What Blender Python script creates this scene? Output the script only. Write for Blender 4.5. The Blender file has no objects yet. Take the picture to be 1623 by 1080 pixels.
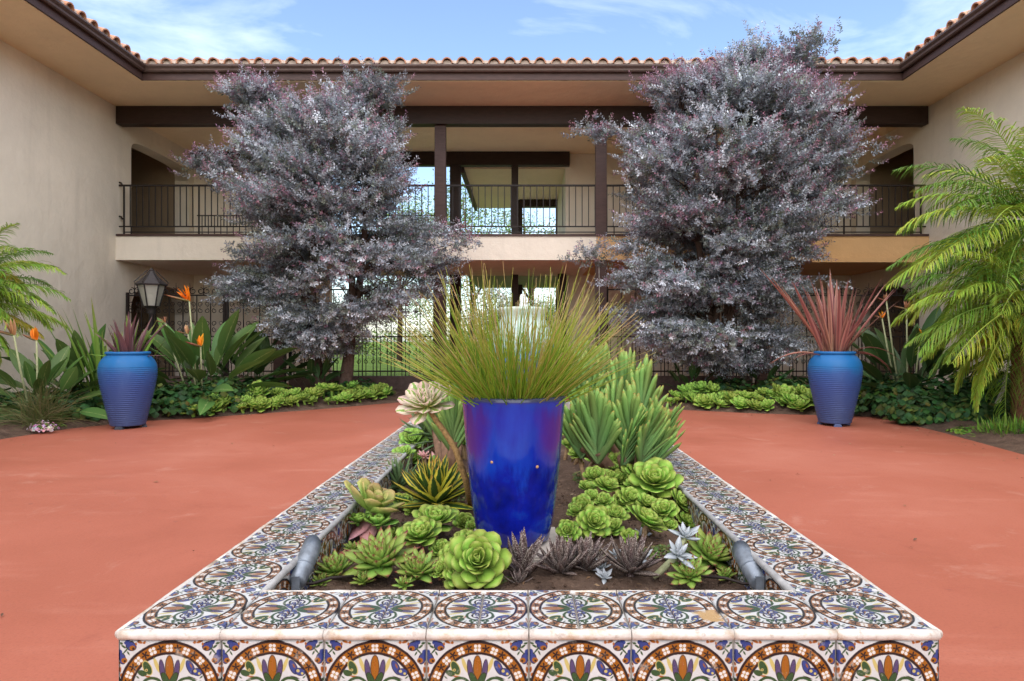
import bpy, math, random
import numpy as np
from mathutils import Vector, Matrix, Euler
random.seed(7); rng = np.random.default_rng(7)
R = math.radians
S = bpy.context.scene
C = S.collection

# ------------------------------------------------------------------ camera
F, CX, CY, H = 1020.0, 828.0, 540.0, 1.06          # focal in photo pixels, vanishing point, eye height
cam = bpy.data.cameras.new('camera'); cam_o = bpy.data.objects.new('camera', cam); C.objects.link(cam_o)
cam.sensor_width = 36; cam.lens = 36 * F / 1623; cam.shift_x = -(CX - 811.5) / 1623; cam.shift_y = 0
cam.clip_start = .05; cam.clip_end = 2000
cam_o.location = (0, 0, H); cam_o.rotation_euler = (R(90), 0, 0)
S.camera = cam_o
def P(x, y, Y): return Vector(((x - CX) / F * Y, Y, H - (y - CY) / F * Y))
def G(x, y, z=0.0):
    Y = F * (H - z) / (y - CY); return Vector(((x - CX) / F * Y, Y, z))

# ------------------------------------------------------------------ sky, sun, exposure
SUN_EL, SUN_AZ = 52, -172      # azimuth: degrees clockwise from +Y of where the sun stands
W_ = bpy.data.worlds.new('World'); S.world = W_; W_.use_nodes = True
nt = W_.node_tree; nt.nodes.clear()
sky = nt.nodes.new('ShaderNodeTexSky'); sky.sky_type = 'NISHITA'; sky.sun_disc = False
sky.sun_elevation = R(SUN_EL); sky.sun_rotation = R(SUN_AZ); sky.air_density = 1.0; sky.dust_density = 1.2; sky.ozone_density = 1.6
tc = nt.nodes.new('ShaderNodeTexCoord')
mp = nt.nodes.new('ShaderNodeMapping'); mp.inputs['Scale'].default_value = (2.2, 1.4, 7.0); mp.inputs['Rotation'].default_value = (0, .35, .5)
nz = nt.nodes.new('ShaderNodeTexNoise'); nz.inputs['Scale'].default_value = 1.5; nz.inputs['Detail'].default_value = 9; nz.inputs['Roughness'].default_value = .58; nz.inputs['Distortion'].default_value = .6
cr = nt.nodes.new('ShaderNodeValToRGB'); cr.color_ramp.elements[0].position = .50; cr.color_ramp.elements[1].position = .85
cr.color_ramp.elements[1].color = (.42, .42, .42, 1)
mx = nt.nodes.new('ShaderNodeMix'); mx.data_type = 'RGBA'; mx.inputs[7].default_value = (7.6, 8.0, 8.8, 1)
bg = nt.nodes.new('ShaderNodeBackground'); bg.inputs['Strength'].default_value = .118
wo = nt.nodes.new('ShaderNodeOutputWorld')
L = nt.links.new
L(tc.outputs['Generated'], mp.inputs['Vector']); L(mp.outputs[0], nz.inputs['Vector']); L(nz.outputs[0], cr.inputs[0])
L(cr.outputs[0], mx.inputs[0]); L(sky.outputs[0], mx.inputs[6]); L(mx.outputs[2], bg.inputs[0]); L(bg.outputs[0], wo.inputs[0])
sun = bpy.data.lights.new('sun', 'SUN'); sun.energy = 2.2; sun.angle = R(150); sun.color = (1, .90, .76)
sun_o = bpy.data.objects.new('sun', sun); C.objects.link(sun_o); sun_o.location = (0, -5, 20)
az = R(SUN_AZ); el = R(SUN_EL)
sd = Vector((math.sin(az) * math.cos(el), math.cos(az) * math.cos(el), math.sin(el)))
sun_o.rotation_euler = sd.to_track_quat('Z', 'Y').to_euler()
S.view_settings.view_transform = 'Standard'; S.view_settings.look = 'None'; S.view_settings.gamma = 1
S.view_settings.exposure = 1.40
S.cycles.use_denoising = True; S.cycles.max_bounces = 8; S.cycles.diffuse_bounces = 5; S.cycles.transparent_max_bounces = 8

# ------------------------------------------------------------------ helpers
class MB:
    def __init__(s): s.v = []; s.f = []; s.uv = []; s.c = []; s.n = 0; s.mi = []
    def add(s, vs, fs, uvs=None, col=None, mi=0):
        b = s.n; s.v.extend([tuple(p) for p in vs]); s.n += len(vs)
        s.uv.extend(uvs if uvs is not None else [(0, 0)] * len(vs))
        s.c.extend([col or (1, 1, 1)] * len(vs) if not isinstance(col, list) else col)
        for f in fs: s.f.append([b + i for i in f]); s.mi.append(mi)
    def box(s, x0, x1, y0, y1, z0, z1, **k):
        s.add([(x0,y0,z0),(x1,y0,z0),(x1,y1,z0),(x0,y1,z0),(x0,y0,z1),(x1,y0,z1),(x1,y1,z1),(x0,y1,z1)],
              [(0,3,2,1),(4,5,6,7),(0,1,5,4),(1,2,6,5),(2,3,7,6),(3,0,4,7)], **k)
    def tube(s, pts, rad, n=6, cap=True, **k):
        pts = [Vector(p) for p in pts]; m = len(pts)
        if not hasattr(rad, '__len__'): rad = [rad] * m
        vs = []; uv = []; ref = None
        for i, p in enumerate(pts):
            t = (pts[min(i+1, m-1)] - pts[max(i-1, 0)])
            t = t.normalized() if t.length > 1e-9 else Vector((0, 0, 1))
            if ref is None: ref = t.orthogonal().normalized()
            a = (ref - t * ref.dot(t)); a = a.normalized() if a.length > 1e-6 else t.orthogonal().normalized()
            ref = a; b = t.cross(a)
            for j in range(n):
                th = 2 * math.pi * j / n
                vs.append(p + (a * math.cos(th) + b * math.sin(th)) * rad[i]); uv.append((j / n, i / max(1, m-1)))
        fs = [(i*n+j, i*n+(j+1)%n, (i+1)*n+(j+1)%n, (i+1)*n+j) for i in range(m-1) for j in range(n)]
        if cap: fs += [tuple(range(n))[::-1], tuple((m-1)*n + j for j in range(n))]
        s.add(vs, fs, uv, **k)
    def lathe(s, prof, n=32, **k):
        vs = []; uv = []; m = len(prof)
        for i, (r, z) in enumerate(prof):
            for j in range(n):
                th = 2 * math.pi * j / n; vs.append((r*math.cos(th), r*math.sin(th), z)); uv.append((j/n, i/(m-1)))
        fs = [(i*n+j, i*n+(j+1)%n, (i+1)*n+(j+1)%n, (i+1)*n+j) for i in range(m-1) for j in range(n)]
        s.add(vs, fs, uv, **k)
    def mesh(s, name, mats, smooth=False):
        me = bpy.data.meshes.new(name); me.from_pydata(s.v, [], s.f)
        if not isinstance(mats, (list, tuple)): mats = [mats]
        for m in mats: me.materials.append(m)
        li = np.zeros(len(me.loops), dtype=np.int32); me.loops.foreach_get('vertex_index', li)
        uvl = me.uv_layers.new(name='UVMap'); uvl.data.foreach_set('uv', np.array(s.uv, dtype=np.float32)[li].ravel())
        ca = me.color_attributes.new('col', 'FLOAT_COLOR', 'POINT')
        cc = np.ones((s.n, 4), dtype=np.float32); cc[:, :3] = np.array(s.c, dtype=np.float32); ca.data.foreach_set('color', cc.ravel())
        if len(mats) > 1: me.polygons.foreach_set('material_index', np.array(s.mi, dtype=np.int32))
        me.polygons.foreach_set('use_smooth', np.full(len(me.polygons), smooth, dtype=bool))
        me.update(); return me
    def build(s, name, mat, parent=None, smooth=False, loc=None, rot=None):
        return put(name, s.mesh(name, mat, smooth), parent, loc, rot)
def put(name, me, parent=None, loc=None, rot=None, scale=None):
    o = bpy.data.objects.new(name, me); C.objects.link(o)
    if parent is not None: o.parent = parent
    if loc is not None: o.location = loc
    if rot is not None: o.rotation_euler = rot
    if scale is not None: o.scale = (scale,)*3 if not hasattr(scale, '__len__') else scale
    return o
def tag(o, label, cat=None, group=None, kind=None):
    if label: o['label'] = label
    if cat: o['category'] = cat
    if group: o['group'] = group
    if kind: o['kind'] = kind
    return o
def thing(name, label, cat, loc=(0,0,0), rz=0, group=None):
    o = bpy.data.objects.new(name, None); C.objects.link(o); o.location = loc; o.rotation_euler = (0,0,rz)
    o.empty_display_size = .1
    return tag(o, label, cat, group)
def boxpart(name, mat, parent, x0, x1, y0, y1, z0, z1, bev=0.0):
    m = MB()
    if bev <= 0: m.box(x0, x1, y0, y1, z0, z1)
    else:
        import bmesh
        bm = bmesh.new(); bmesh.ops.create_cube(bm, size=1)
        for v in bm.verts: v.co = Vector((x0 + (v.co.x+.5)*(x1-x0), y0 + (v.co.y+.5)*(y1-y0), z0 + (v.co.z+.5)*(z1-z0)))
        bmesh.ops.bevel(bm, geom=bm.edges[:], offset=bev, segments=2, affect='EDGES')
        bm.verts.index_update()
        m.add([v.co.copy() for v in bm.verts], [[v.index for v in f.verts] for f in bm.faces]); bm.free()
    return m.build(name, mat, parent)

# ------------------------------------------------------------------ materials
def newmat(name):
    m = bpy.data.materials.new(name); m.use_nodes = True; n = m.node_tree
    n.nodes['Principled BSDF'].inputs['Specular IOR Level'].default_value = .5 if any(k in name for k in ('glaze','tile','glass','water','nosing','lens')) else .22
    return m, n, n.nodes['Principled BSDF']
def nd(n, t, **k):
    x = n.nodes.new(t)
    for a, b in k.items(): setattr(x, a, b)
    return x
def noise(n, scale, detail=4, rough=.55, vec=None, dist=0):
    x = nd(n, 'ShaderNodeTexNoise'); x.inputs['Scale'].default_value = scale; x.inputs['Detail'].default_value = detail
    x.inputs['Roughness'].default_value = rough; x.inputs['Distortion'].default_value = dist
    if vec is not None: n.links.new(vec, x.inputs['Vector'])
    return x.outputs[0]
def ramp(n, fac, stops):
    x = nd(n, 'ShaderNodeValToRGB'); e = x.color_ramp.elements
    while len(e) < len(stops): e.new(.5)
    for i, (p, c) in enumerate(stops): e[i].position = p; e[i].color = (*c, 1) if len(c) == 3 else c
    n.links.new(fac, x.inputs[0]); return x.outputs[0]
def mix(n, fac, a, b, mode='MIX'):
    x = nd(n, 'ShaderNodeMix', data_type='RGBA', blend_type=mode)
    for s, v in ((0, fac), (6, a), (7, b)):
        if hasattr(v, 'is_output'): n.links.new(v, x.inputs[s])
        elif isinstance(v, (int, float)): x.inputs[s].default_value = v
        else: x.inputs[s].default_value = (*v, 1)
    return x.outputs[2]
def mth(n, op, a, b=None, c=None, clamp=False):
    x = nd(n, 'ShaderNodeMath', operation=op, use_clamp=clamp)
    for i, v in enumerate((a, b, c)):
        if v is None: continue
        if hasattr(v, 'is_output'): n.links.new(v, x.inputs[i])
        else: x.inputs[i].default_value = v
    return x.outputs[0]
def bump(n, bs, h, strength=.3, dist=.01):
    x = nd(n, 'ShaderNodeBump'); x.inputs['Strength'].default_value = strength; x.inputs['Distance'].default_value = dist
    n.links.new(h, x.inputs['Height']); n.links.new(x.outputs[0], bs.inputs['Normal'])
def coords(n, which='Object'): return nd(n, 'ShaderNodeTexCoord').outputs[which]
def pos(n): return nd(n, 'ShaderNodeNewGeometry').outputs['Position']

def stucco(name, base, var=.06, stain=.5):
    m, n, b = newmat(name); p = pos(n)
    lo = noise(n, .7, 5, .6, p); mid = noise(n, 4, 6, .6, p); fine = noise(n, 55, 3, .6, p)
    c0 = tuple(max(0, x*(1-var*2)) for x in base); c1 = tuple(min(1, x*(1+var)) for x in base)
    c = ramp(n, lo, [(.3, c0), (.7, c1)])
    mpn = nd(n, 'ShaderNodeMapping'); mpn.inputs['Scale'].default_value = (3.2, 3.2, .35); n.links.new(p, mpn.inputs['Vector'])
    st = noise(n, 1.4, 6, .62, mpn.outputs[0])
    c = mix(n, mth(n, 'MULTIPLY', ramp(n, st, [(.54, (0,0,0)), (.75, (1,1,1))]), stain*.5), c, tuple(x*.62 for x in base))
    c = mix(n, mth(n, 'MULTIPLY', ramp(n, mid, [(.55, (0,0,0)), (.8, (1,1,1))]), .25), c, tuple(x*.8 for x in base))
    n.links.new(c, b.inputs['Base Color']); b.inputs['Roughness'].default_value = .92
    trowel = noise(n, 2.6, 5, .55, p)
    h = mth(n, 'ADD', mth(n, 'MULTIPLY', fine, .12), mth(n, 'ADD', trowel, mth(n, 'MULTIPLY', mid, .35)))
    bump(n, b, h, .8, .035); return m
M_WALL = stucco('stucco_cream', (.78, .70, .575))
M_SOFF = stucco('stucco_soffit_tan', (.93, .73, .49), .04, .25)
M_CEIL = stucco('gallery_ceiling_tan', (.90, .72, .50), .04, .25)
M_SLAB = stucco('slab_cream', (.76, .68, .57), .05, .5)
M_SLAB_TAN = stucco('slab_tan', (.62, .38, .18), .05, .4)
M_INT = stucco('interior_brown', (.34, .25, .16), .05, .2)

def wood(name, base, rough=.5):
    m, n, b = newmat(name); p = coords(n, 'Object')
    mpn = nd(n, 'ShaderNodeMapping'); mpn.inputs['Scale'].default_value = (2, 9, 9); n.links.new(p, mpn.inputs['Vector'])
    g = noise(n, 3, 7, .65, mpn.outputs[0])
    c = ramp(n, g, [(.3, tuple(x*.75 for x in base)), (.7, tuple(x*1.2 for x in base))])
    n.links.new(c, b.inputs['Base Color']); b.inputs['Roughness'].default_value = rough; bump(n, b, g, .15, .01); return m
M_WOOD = wood('painted_brown_wood', (.070, .040, .034))
M_BEAM = wood('dark_brown_beam', (.034, .019, .015))  # darker brown, for the beams and rear posts
M_GUT = wood('painted_brown_gutter', (.088, .056, .046), .35)
def plain(name, base, rough=.5, metal=0, nscale=30, var=.2, bmp=.1, spec=None):
    m, n, b = newmat(name); g = noise(n, nscale, 4, .6, coords(n, 'Object'))
    n.links.new(ramp(n, g, [(.3, tuple(x*(1-var) for x in base)), (.7, tuple(min(1, x*(1+var)) for x in base))]), b.inputs['Base Color'])
    b.inputs['Roughness'].default_value = rough; b.inputs['Metallic'].default_value = metal
    if spec is not None: b.inputs['Specular IOR Level'].default_value = spec
    if bmp: bump(n, b, g, bmp, .004)
    return m
M_IRON = plain('wrought_iron', (.020, .014, .012), .55, 0, 40)
M_LAMP = plain('lamp_iron', (.035, .03, .03), .5, .3, 40)
M_MORTAR = plain('roof_mortar', (.52, .43, .36), .95, 0, 20, .2, .4)
M_STAKE = plain('pale_bark', (.5, .46, .40), .9, 0, 18, .3, .5)
M_CONC = plain('concrete', (.42, .38, .33), .95, 0, 25, .2, .4)
M_CURB = plain('dark_kerb', (.10, .07, .06), .9, 0, 10, .3, .3)

def terracotta():
    m, n, b = newmat('terracotta'); oi = nd(n, 'ShaderNodeObjectInfo')
    base = ramp(n, oi.outputs['Random'], [(0, (.33,.13,.07)), (.35, (.47,.22,.13)), (.7, (.54,.29,.18)), (1, (.40,.17,.10))])
    g = noise(n, 9, 6, .65, pos(n)); f = noise(n, 60, 4, .6, pos(n))
    c = mix(n, ramp(n, g, [(.5,(0,0,0)),(.72,(.8,.8,.8))]), base, (.62,.50,.40))
    c = mix(n, ramp(n, f, [(.52,(0,0,0)),(.8,(.6,.6,.6))]), c, (.14,.08,.06))
    n.links.new(c, b.inputs['Base Color']); b.inputs['Roughness'].default_value = .9; bump(n, b, f, .3, .01); return m
M_TERRA = terracotta()

def paving_mat():
    m, n, b = newmat('red_sealed_concrete'); p = pos(n)
    a = noise(n, .55, 7, .6, p, .6); c2 = noise(n, 3.5, 6, .65, p); f = noise(n, 90, 3, .6, p)
    c = ramp(n, a, [(.3, (.31,.092,.054)), (.52, (.36,.112,.069)), (.72, (.395,.14,.092))])
    mpn = nd(n, 'ShaderNodeMapping'); mpn.inputs['Scale'].default_value = (.7, 2.8, 1); mpn.inputs['Rotation'].default_value = (0,0,.25); n.links.new(p, mpn.inputs['Vector'])
    st = noise(n, 1.1, 8, .68, mpn.outputs[0])
    c = mix(n, mth(n, 'MULTIPLY', ramp(n, st, [(.56,(0,0,0)),(.72,(1,1,1))]), .35), c, (.48,.20,.14))
    c = mix(n, mth(n, 'MULTIPLY', ramp(n, c2, [(.58,(0,0,0)),(.75,(1,1,1))]), .3), c, (.28,.07,.044))
    c = mix(n, mth(n, 'MULTIPLY', ramp(n, noise(n, 14, 2, .5, p), [(.73,(0,0,0)),(.77,(1,1,1))]), .5), c, (.22,.08,.06))
    c = mix(n, mth(n, 'MULTIPLY', ramp(n, f, [(.35,(1,1,1)),(.5,(0,0,0))]), .22), c, (.19,.058,.04))
    c = mix(n, mth(n, 'MULTIPLY', ramp(n, noise(n, 1.6, 9, .72, p, 1.2), [(.58,(0,0,0)),(.66,(1,1,1))]), .3), c, (.47,.24,.18))
    c = mix(n, mth(n, 'MULTIPLY', ramp(n, noise(n, .9, 9, .75, p, 2.0), [(.60,(0,0,0)),(.70,(1,1,1))]), .35), c, (.24,.066,.044))
    n.links.new(c, b.inputs['Base Color'])
    r = ramp(n, a, [(.3,(.52,)*3),(.7,(.68,)*3)]); n.links.new(r, b.inputs['Roughness'])
    h = mth(n, 'ADD', mth(n,'MULTIPLY', f, .3), c2); bump(n, b, h, .3, .012)
    return m
M_PAVE = paving_mat()
def soil_mat():
    m, n, b = newmat('garden_soil'); p = pos(n); g = noise(n, 7, 9, .72, p); f = noise(n, 70, 5, .7, p)
    c = ramp(n, g, [(.3,(.055,.034,.024)),(.55,(.125,.08,.056)),(.75,(.21,.145,.105))])
    c = mix(n, ramp(n, f, [(.56,(0,0,0)),(.7,(.7,.7,.7))]), c, (.26,.18,.13))
    n.links.new(c, b.inputs['Base Color']); b.inputs['Roughness'].default_value = 1
    bump(n, b, mth(n,'ADD', g, mth(n,'MULTIPLY', f, .5)), .9, .04); return m
M_SOIL = soil_mat()
def lawn_mat():
    m, n, b = newmat('lawn'); p = pos(n); g = noise(n, 1.2, 8, .7, p)
    n.links.new(ramp(n, g, [(.3,(.06,.12,.015)),(.7,(.16,.24,.035))]), b.inputs['Base Color']); b.inputs['Roughness'].default_value = 1
    bump(n, b, noise(n, 60, 3, .7, p), 1, .05); return m
M_LAWN = lawn_mat()

# leaf material: colours along the leaf (v) and across (u), with per-object variation
def leafmat(name, stops, edge=None, edge_w=.12, rnd=.25, rough=.42, speck=None, stripe=None, trans=.0, sheen=0, soft=.05):
    m, n, b = newmat(name)
    uv = nd(n, 'ShaderNodeUVMap'); sp = nd(n, 'ShaderNodeSeparateXYZ'); n.links.new(uv.outputs[0], sp.inputs[0])
    oi = nd(n, 'ShaderNodeObjectInfo').outputs['Random']
    nz = noise(n, 25, 3, .6, coords(n, 'Object'))
    v = mth(n, 'ADD', sp.outputs[1], mth(n, 'MULTIPLY', mth(n, 'SUBTRACT', nz, .5), .25))
    c = ramp(n, v, stops)
    au = mth(n, 'ABSOLUTE', mth(n, 'SUBTRACT', mth(n,'MULTIPLY', sp.outputs[0], 2), 1))
    if stripe: # (colour, half-width from centre) central band
        s = mth(n, 'LESS_THAN', mth(n,'ADD', au, mth(n,'MULTIPLY', mth(n,'SUBTRACT', nz, .5), .3)), stripe[1]); c = mix(n, s, c, stripe[0])
    if edge:
        e = ramp(n, au, [(1-edge_w-soft, (0,0,0)), (min(.999, 1-edge_w+soft), (1,1,1))]); c = mix(n, e, c, edge)
    if speck:
        s = noise(n, speck[1], 1, .5, coords(n,'Object')); c = mix(n, ramp(n, s, [(.56,(0,0,0)),(.60,(1,1,1))]), c, speck[0])
    hs = nd(n, 'ShaderNodeHueSaturation'); n.links.new(c, hs.inputs['Color'])
    n.links.new(mth(n, 'ADD', 1-rnd/2, mth(n,'MULTIPLY', oi, rnd)), hs.inputs['Value'])
    n.links.new(mth(n, 'ADD', .5-.02, mth(n,'MULTIPLY', oi, .035)), hs.inputs['Hue'])
    n.links.new(hs.outputs[0], b.inputs['Base Color']); b.inputs['Roughness'].default_value = rough
    bump(n, b, nz, .15, .004)
    if trans > 0:
        tr = nd(n, 'ShaderNodeBsdfTranslucent'); n.links.new(hs.outputs[0], tr.inputs[0])
        ms = nd(n, 'ShaderNodeMixShader'); ms.inputs[0].default_value = trans
        n.links.new(b.outputs[0], ms.inputs[1]); n.links.new(tr.outputs[0], ms.inputs[2])
        n.links.new(ms.outputs[0], n.nodes['Material Output'].inputs[0])
    return m
def colmat(name, rough=.6, trans=.25, var=.25, nscale=6):   # colour from the mesh's own leaf colours
    m, n, b = newmat(name); a = nd(n, 'ShaderNodeVertexColor', layer_name='col')
    g = noise(n, nscale, 3, .6, pos(n)); c = mix(n, 1.0, a.outputs[0], ramp(n, g, [(.3,(1-var,)*3),(.7,(1+var,)*3)]), 'MULTIPLY')
    n.links.new(c, b.inputs['Base Color']); b.inputs['Roughness'].default_value = rough
    if trans:
        tr = nd(n, 'ShaderNodeBsdfTranslucent'); n.links.new(c, tr.inputs[0]); ms = nd(n, 'ShaderNodeMixShader'); ms.inputs[0].default_value = trans
        n.links.new(b.outputs[0], ms.inputs[1]); n.links.new(tr.outputs[0], ms.inputs[2]); n.links.new(ms.outputs[0], n.nodes['Material Output'].inputs[0])
    return m
M_LEAFCOL = colmat('foliage_leaf')
M_FINE = colmat('fine_grass_blades', .5, .25, .12)
M_BARK = plain('brown_bark', (.085, .055, .042), .95, 0, 22, .4, .8)
M_FIBRE = plain('palm_trunk_fibre', (.12, .055, .03), .95, 0, 30, .5, 1)
M_AEO = leafmat('aeonium_leaf', [(0,(.06,.13,.02)),(.4,(.15,.30,.04)),(.85,(.25,.42,.06)),(1,(.34,.40,.09))], edge=(.36,.36,.10), edge_w=.05, rough=.45, trans=.15, rnd=.4)
M_AEO_B = leafmat('aeonium_leaf_deep', [(0,(.07,.16,.03)),(.5,(.15,.31,.05)),(1,(.25,.42,.07))], edge=(.32,.36,.10), edge_w=.06, rough=.4, trans=.1)
M_AGV = leafmat('red_tipped_leaf', [(0,(.16,.28,.05)),(.5,(.20,.34,.06)),(.82,(.24,.33,.07)),(.93,(.20,.06,.04)),(1,(.13,.02,.02))], edge=(.24,.10,.05), edge_w=.05, rough=.38, trans=.08)
M_VAR = leafmat('variegated_leaf', [(0,(.62,.58,.06)),(.8,(.60,.54,.06)),(1,(.30,.12,.03))], stripe=((.035,.085,.02), .52), rough=.4, rnd=.15, trans=.08)
M_TIG = leafmat('dark_speckled_leaf', [(0,(.055,.032,.026)),(.6,(.05,.03,.028)),(1,(.10,.06,.05))], edge=(.40,.34,.30), edge_w=.07, rough=.5, speck=((.40,.35,.31), 42))
M_SIL = leafmat('silver_leaf', [(0,(.26,.30,.31)),(.7,(.36,.39,.42)),(1,(.46,.48,.51))], rough=.6, rnd=.15)
M_PINK = leafmat('pink_leaf', [(0,(.50,.30,.20)),(.5,(.56,.30,.27)),(1,(.50,.25,.27))], rough=.45, rnd=.15)
M_RUF = leafmat('ruffled_leaf', [(0,(.20,.34,.06)),(.6,(.27,.38,.08)),(1,(.36,.26,.10))], rough=.4)
M_SUN = leafmat('sunburst_leaf', [(0,(.66,.62,.08)),(.35,(.70,.66,.22)),(.7,(.74,.66,.50)),(1,(.72,.50,.42))], stripe=((.22,.34,.08), .24), rough=.42, rnd=.12, trans=.1)
M_FAN = leafmat('fan_aloe_leaf', [(0,(.12,.20,.075)),(.4,(.15,.28,.09)),(.9,(.21,.37,.09)),(.97,(.27,.34,.08)),(1,(.30,.22,.05))], rough=.45, trans=.06)
M_ALOE = leafmat('narrow_aloe_leaf', [(0,(.08,.14,.06)),(.7,(.11,.19,.08)),(1,(.16,.19,.09))], rough=.45)
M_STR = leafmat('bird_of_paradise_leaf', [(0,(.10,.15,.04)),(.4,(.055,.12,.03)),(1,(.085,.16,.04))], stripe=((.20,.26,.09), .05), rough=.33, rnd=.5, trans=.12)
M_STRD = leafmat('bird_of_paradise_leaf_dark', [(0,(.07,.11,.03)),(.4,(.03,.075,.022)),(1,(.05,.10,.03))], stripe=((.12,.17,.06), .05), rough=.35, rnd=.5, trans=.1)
M_FLAXG = leafmat('green_sword_leaf', [(0,(.10,.18,.03)),(.7,(.13,.25,.04)),(1,(.20,.22,.05))], rough=.4, rnd=.4, trans=.15)
M_FLAXP = leafmat('purple_sword_leaf', [(0,(.11,.05,.05)),(.5,(.13,.065,.075)),(1,(.16,.09,.09))], edge=(.22,.11,.11), rough=.42, rnd=.4, trans=.1)
M_FLAXR = leafmat('red_sword_leaf', [(0,(.30,.15,.08)),(.4,(.34,.135,.11)),(1,(.27,.115,.095))], stripe=((.20,.08,.07), .35), edge=(.48,.26,.21), edge_w=.12, rough=.42, rnd=.4, trans=.15)
M_ORG = leafmat('orange_petal', [(0,(.75,.22,.01)),(1,(.85,.32,.02))], rough=.5, rnd=.1, trans=.2)
M_DRY = leafmat('dried_petal', [(0,(.35,.16,.07)),(1,(.50,.28,.16))], rough=.8, rnd=.3)
M_WITHER = leafmat('withered_leaf', [(0,(.20,.17,.05)),(.5,(.34,.26,.09)),(1,(.22,.11,.05))], rough=.8, rnd=.5)
M_BEAK = leafmat('flower_beak', [(0,(.16,.18,.06)),(.6,(.30,.14,.08)),(1,(.35,.10,.06))], rough=.5)

# ------------------------------------------------------------------ painted tile: arch with corn, butterflies, scrolls and birds
def tile_mat(glare_tint=0.0):
    m, n, b = newmat('painted_glazed_tile')
    uv = nd(n, 'ShaderNodeUVMap'); sp = nd(n, 'ShaderNodeSeparateXYZ'); n.links.new(uv.outputs[0], sp.inputs[0])
    p = pos(n)
    wob = noise(n, 60, 2, .5, p)
    u = mth(n, 'MULTIPLY_ADD', sp.outputs[0], 2, -1); v = mth(n, 'ADD', sp.outputs[1], mth(n, 'MULTIPLY_ADD', wob, .03, -.015))
    au = mth(n, 'ABSOLUTE', u)
    col = [ramp(n, noise(n, 5, 5, .6, p), [(.3,(.41,.415,.405)),(.7,(.51,.525,.53))])]
    def lay(mask, c): col[0] = mix(n, mask, col[0], c)
    def ell(cx, cy, rx, ry, rot, c, side=0, k=None):
        x = au if side == 0 else (u if side > 0 else mth(n, 'MULTIPLY', u, -1)); a = R(rot); ca, sa = math.cos(a), math.sin(a)
        k = k or min(rx, ry) * 55
        k1 = -(cx*ca + cy*sa)/rx; q1 = mth(n,'MULTIPLY_ADD', x, ca/rx, mth(n,'MULTIPLY_ADD', v, sa/rx, k1))
        k2 = -(-cx*sa + cy*ca)/ry; q2 = mth(n,'MULTIPLY_ADD', x, -sa/ry, mth(n,'MULTIPLY_ADD', v, ca/ry, k2))
        q = mth(n,'MULTIPLY_ADD', q1, q1, mth(n,'MULTIPLY', q2, q2))
        lay(mth(n,'MULTIPLY_ADD', q, -k, k, clamp=True), c)
    OR=(.235,.082,.006); DK=(.012,.008,.009); BL=(.022,.042,.17); PU=(.06,.045,.11); GR=(.022,.06,.02); YE=(.42,.35,.12); WH=(.54,.53,.50); BR=(.27,.08,.012)
    r = mth(n,'SQRT', mth(n,'MULTIPLY_ADD', u, u, mth(n,'MULTIPLY', v, v)))
    def band(r0, r1, c, k=70):
        mid, hw = (r0+r1)/2, (r1-r0)/2
        d = mth(n,'ABSOLUTE', mth(n,'SUBTRACT', r, mid)); lay(mth(n,'MULTIPLY_ADD', d, -k, hw*k+.5, clamp=True), c)
    # corner birds, curls and sprigs
    ell(.745,.885,.115,.095,20,DK); ell(.745,.885,.098,.080,20,BL); ell(.83,.955,.06,.045,0,BL); ell(.72,.85,.065,.05,0,OR); ell(.70,.835,.03,.03,0,DK)
    ell(.925,.65,.082,.125,-15,DK); ell(.925,.65,.066,.108,-15,BL); ell(.955,.77,.042,.06,0,BL); ell(.88,.61,.065,.055,0,OR); ell(.87,.60,.028,.028,0,DK)
    ell(.85,.80,.12,.022,-48,GR); ell(.89,.88,.07,.026,35,GR); ell(.80,.75,.06,.022,60,GR); ell(.94,.94,.05,.025,10,GR)
    ell(.58,.965,.075,.026,15,BR); ell(.49,.955,.035,.03,0,BR); ell(.65,.93,.025,.04,0,BR); ell(.62,.98,.03,.015,0,DK)
    ell(.965,.42,.03,.08,10,BR); ell(.93,.32,.04,.045,0,BR); ell(.975,.53,.022,.04,0,BR); ell(.97,.22,.03,.04,0,GR)
    # garland ring
    band(.74,.965,OR)
    ang = mth(n,'ARCTAN2', v, u); per = math.pi/8
    def cell(off):
        a0 = mth(n,'SUBTRACT', mth(n,'MODULO', mth(n,'ADD', ang, 2*math.pi + per/2 - off), per), per/2)
        return mth(n,'MULTIPLY', a0, r), mth(n,'SUBTRACT', r, .853)
    s, t = cell(0)
    s2, t2 = mth(n,'ABSOLUTE', s), mth(n,'ABSOLUTE', t)
    dx, dy = mth(n,'SUBTRACT', s2, .036), mth(n,'SUBTRACT', t2, .036)
    q = mth(n,'MULTIPLY_ADD', dx, dx, mth(n,'MULTIPLY', dy, dy)); lay(mth(n,'MULTIPLY_ADD', q, -2600, 3.2, clamp=True), WH)
    q = mth(n,'MULTIPLY_ADD', s, s, mth(n,'MULTIPLY', t, t)); lay(mth(n,'MULTIPLY_ADD', q, -9000, 1.6, clamp=True), YE)
    s, t = cell(per/2)
    th = mth(n,'ARCTAN2', t, s); rr = mth(n,'SQRT', mth(n,'MULTIPLY_ADD', s, s, mth(n,'MULTIPLY', t, t)))
    star = mth(n,'SUBTRACT', mth(n,'MULTIPLY_ADD', mth(n,'COSINE', mth(n,'MULTIPLY', th, 5)), .030, .055), rr)
    lay(mth(n,'MULTIPLY_ADD', star, 60, .3, clamp=True), DK)
    band(.722,.772,DK); band(.94,.99,DK)
    # inside the arch: corn with leaves
    ell(.25,.52,.042,.17,-20,YE); ell(.145,.43,.062,.22,-7,DK); ell(.145,.43,.050,.205,-7,PU); ell(.0,.47,.094,.26,0,DK); ell(.0,.47,.080,.245,0,OR); ell(.0,.50,.016,.20,0,BR)
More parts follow.
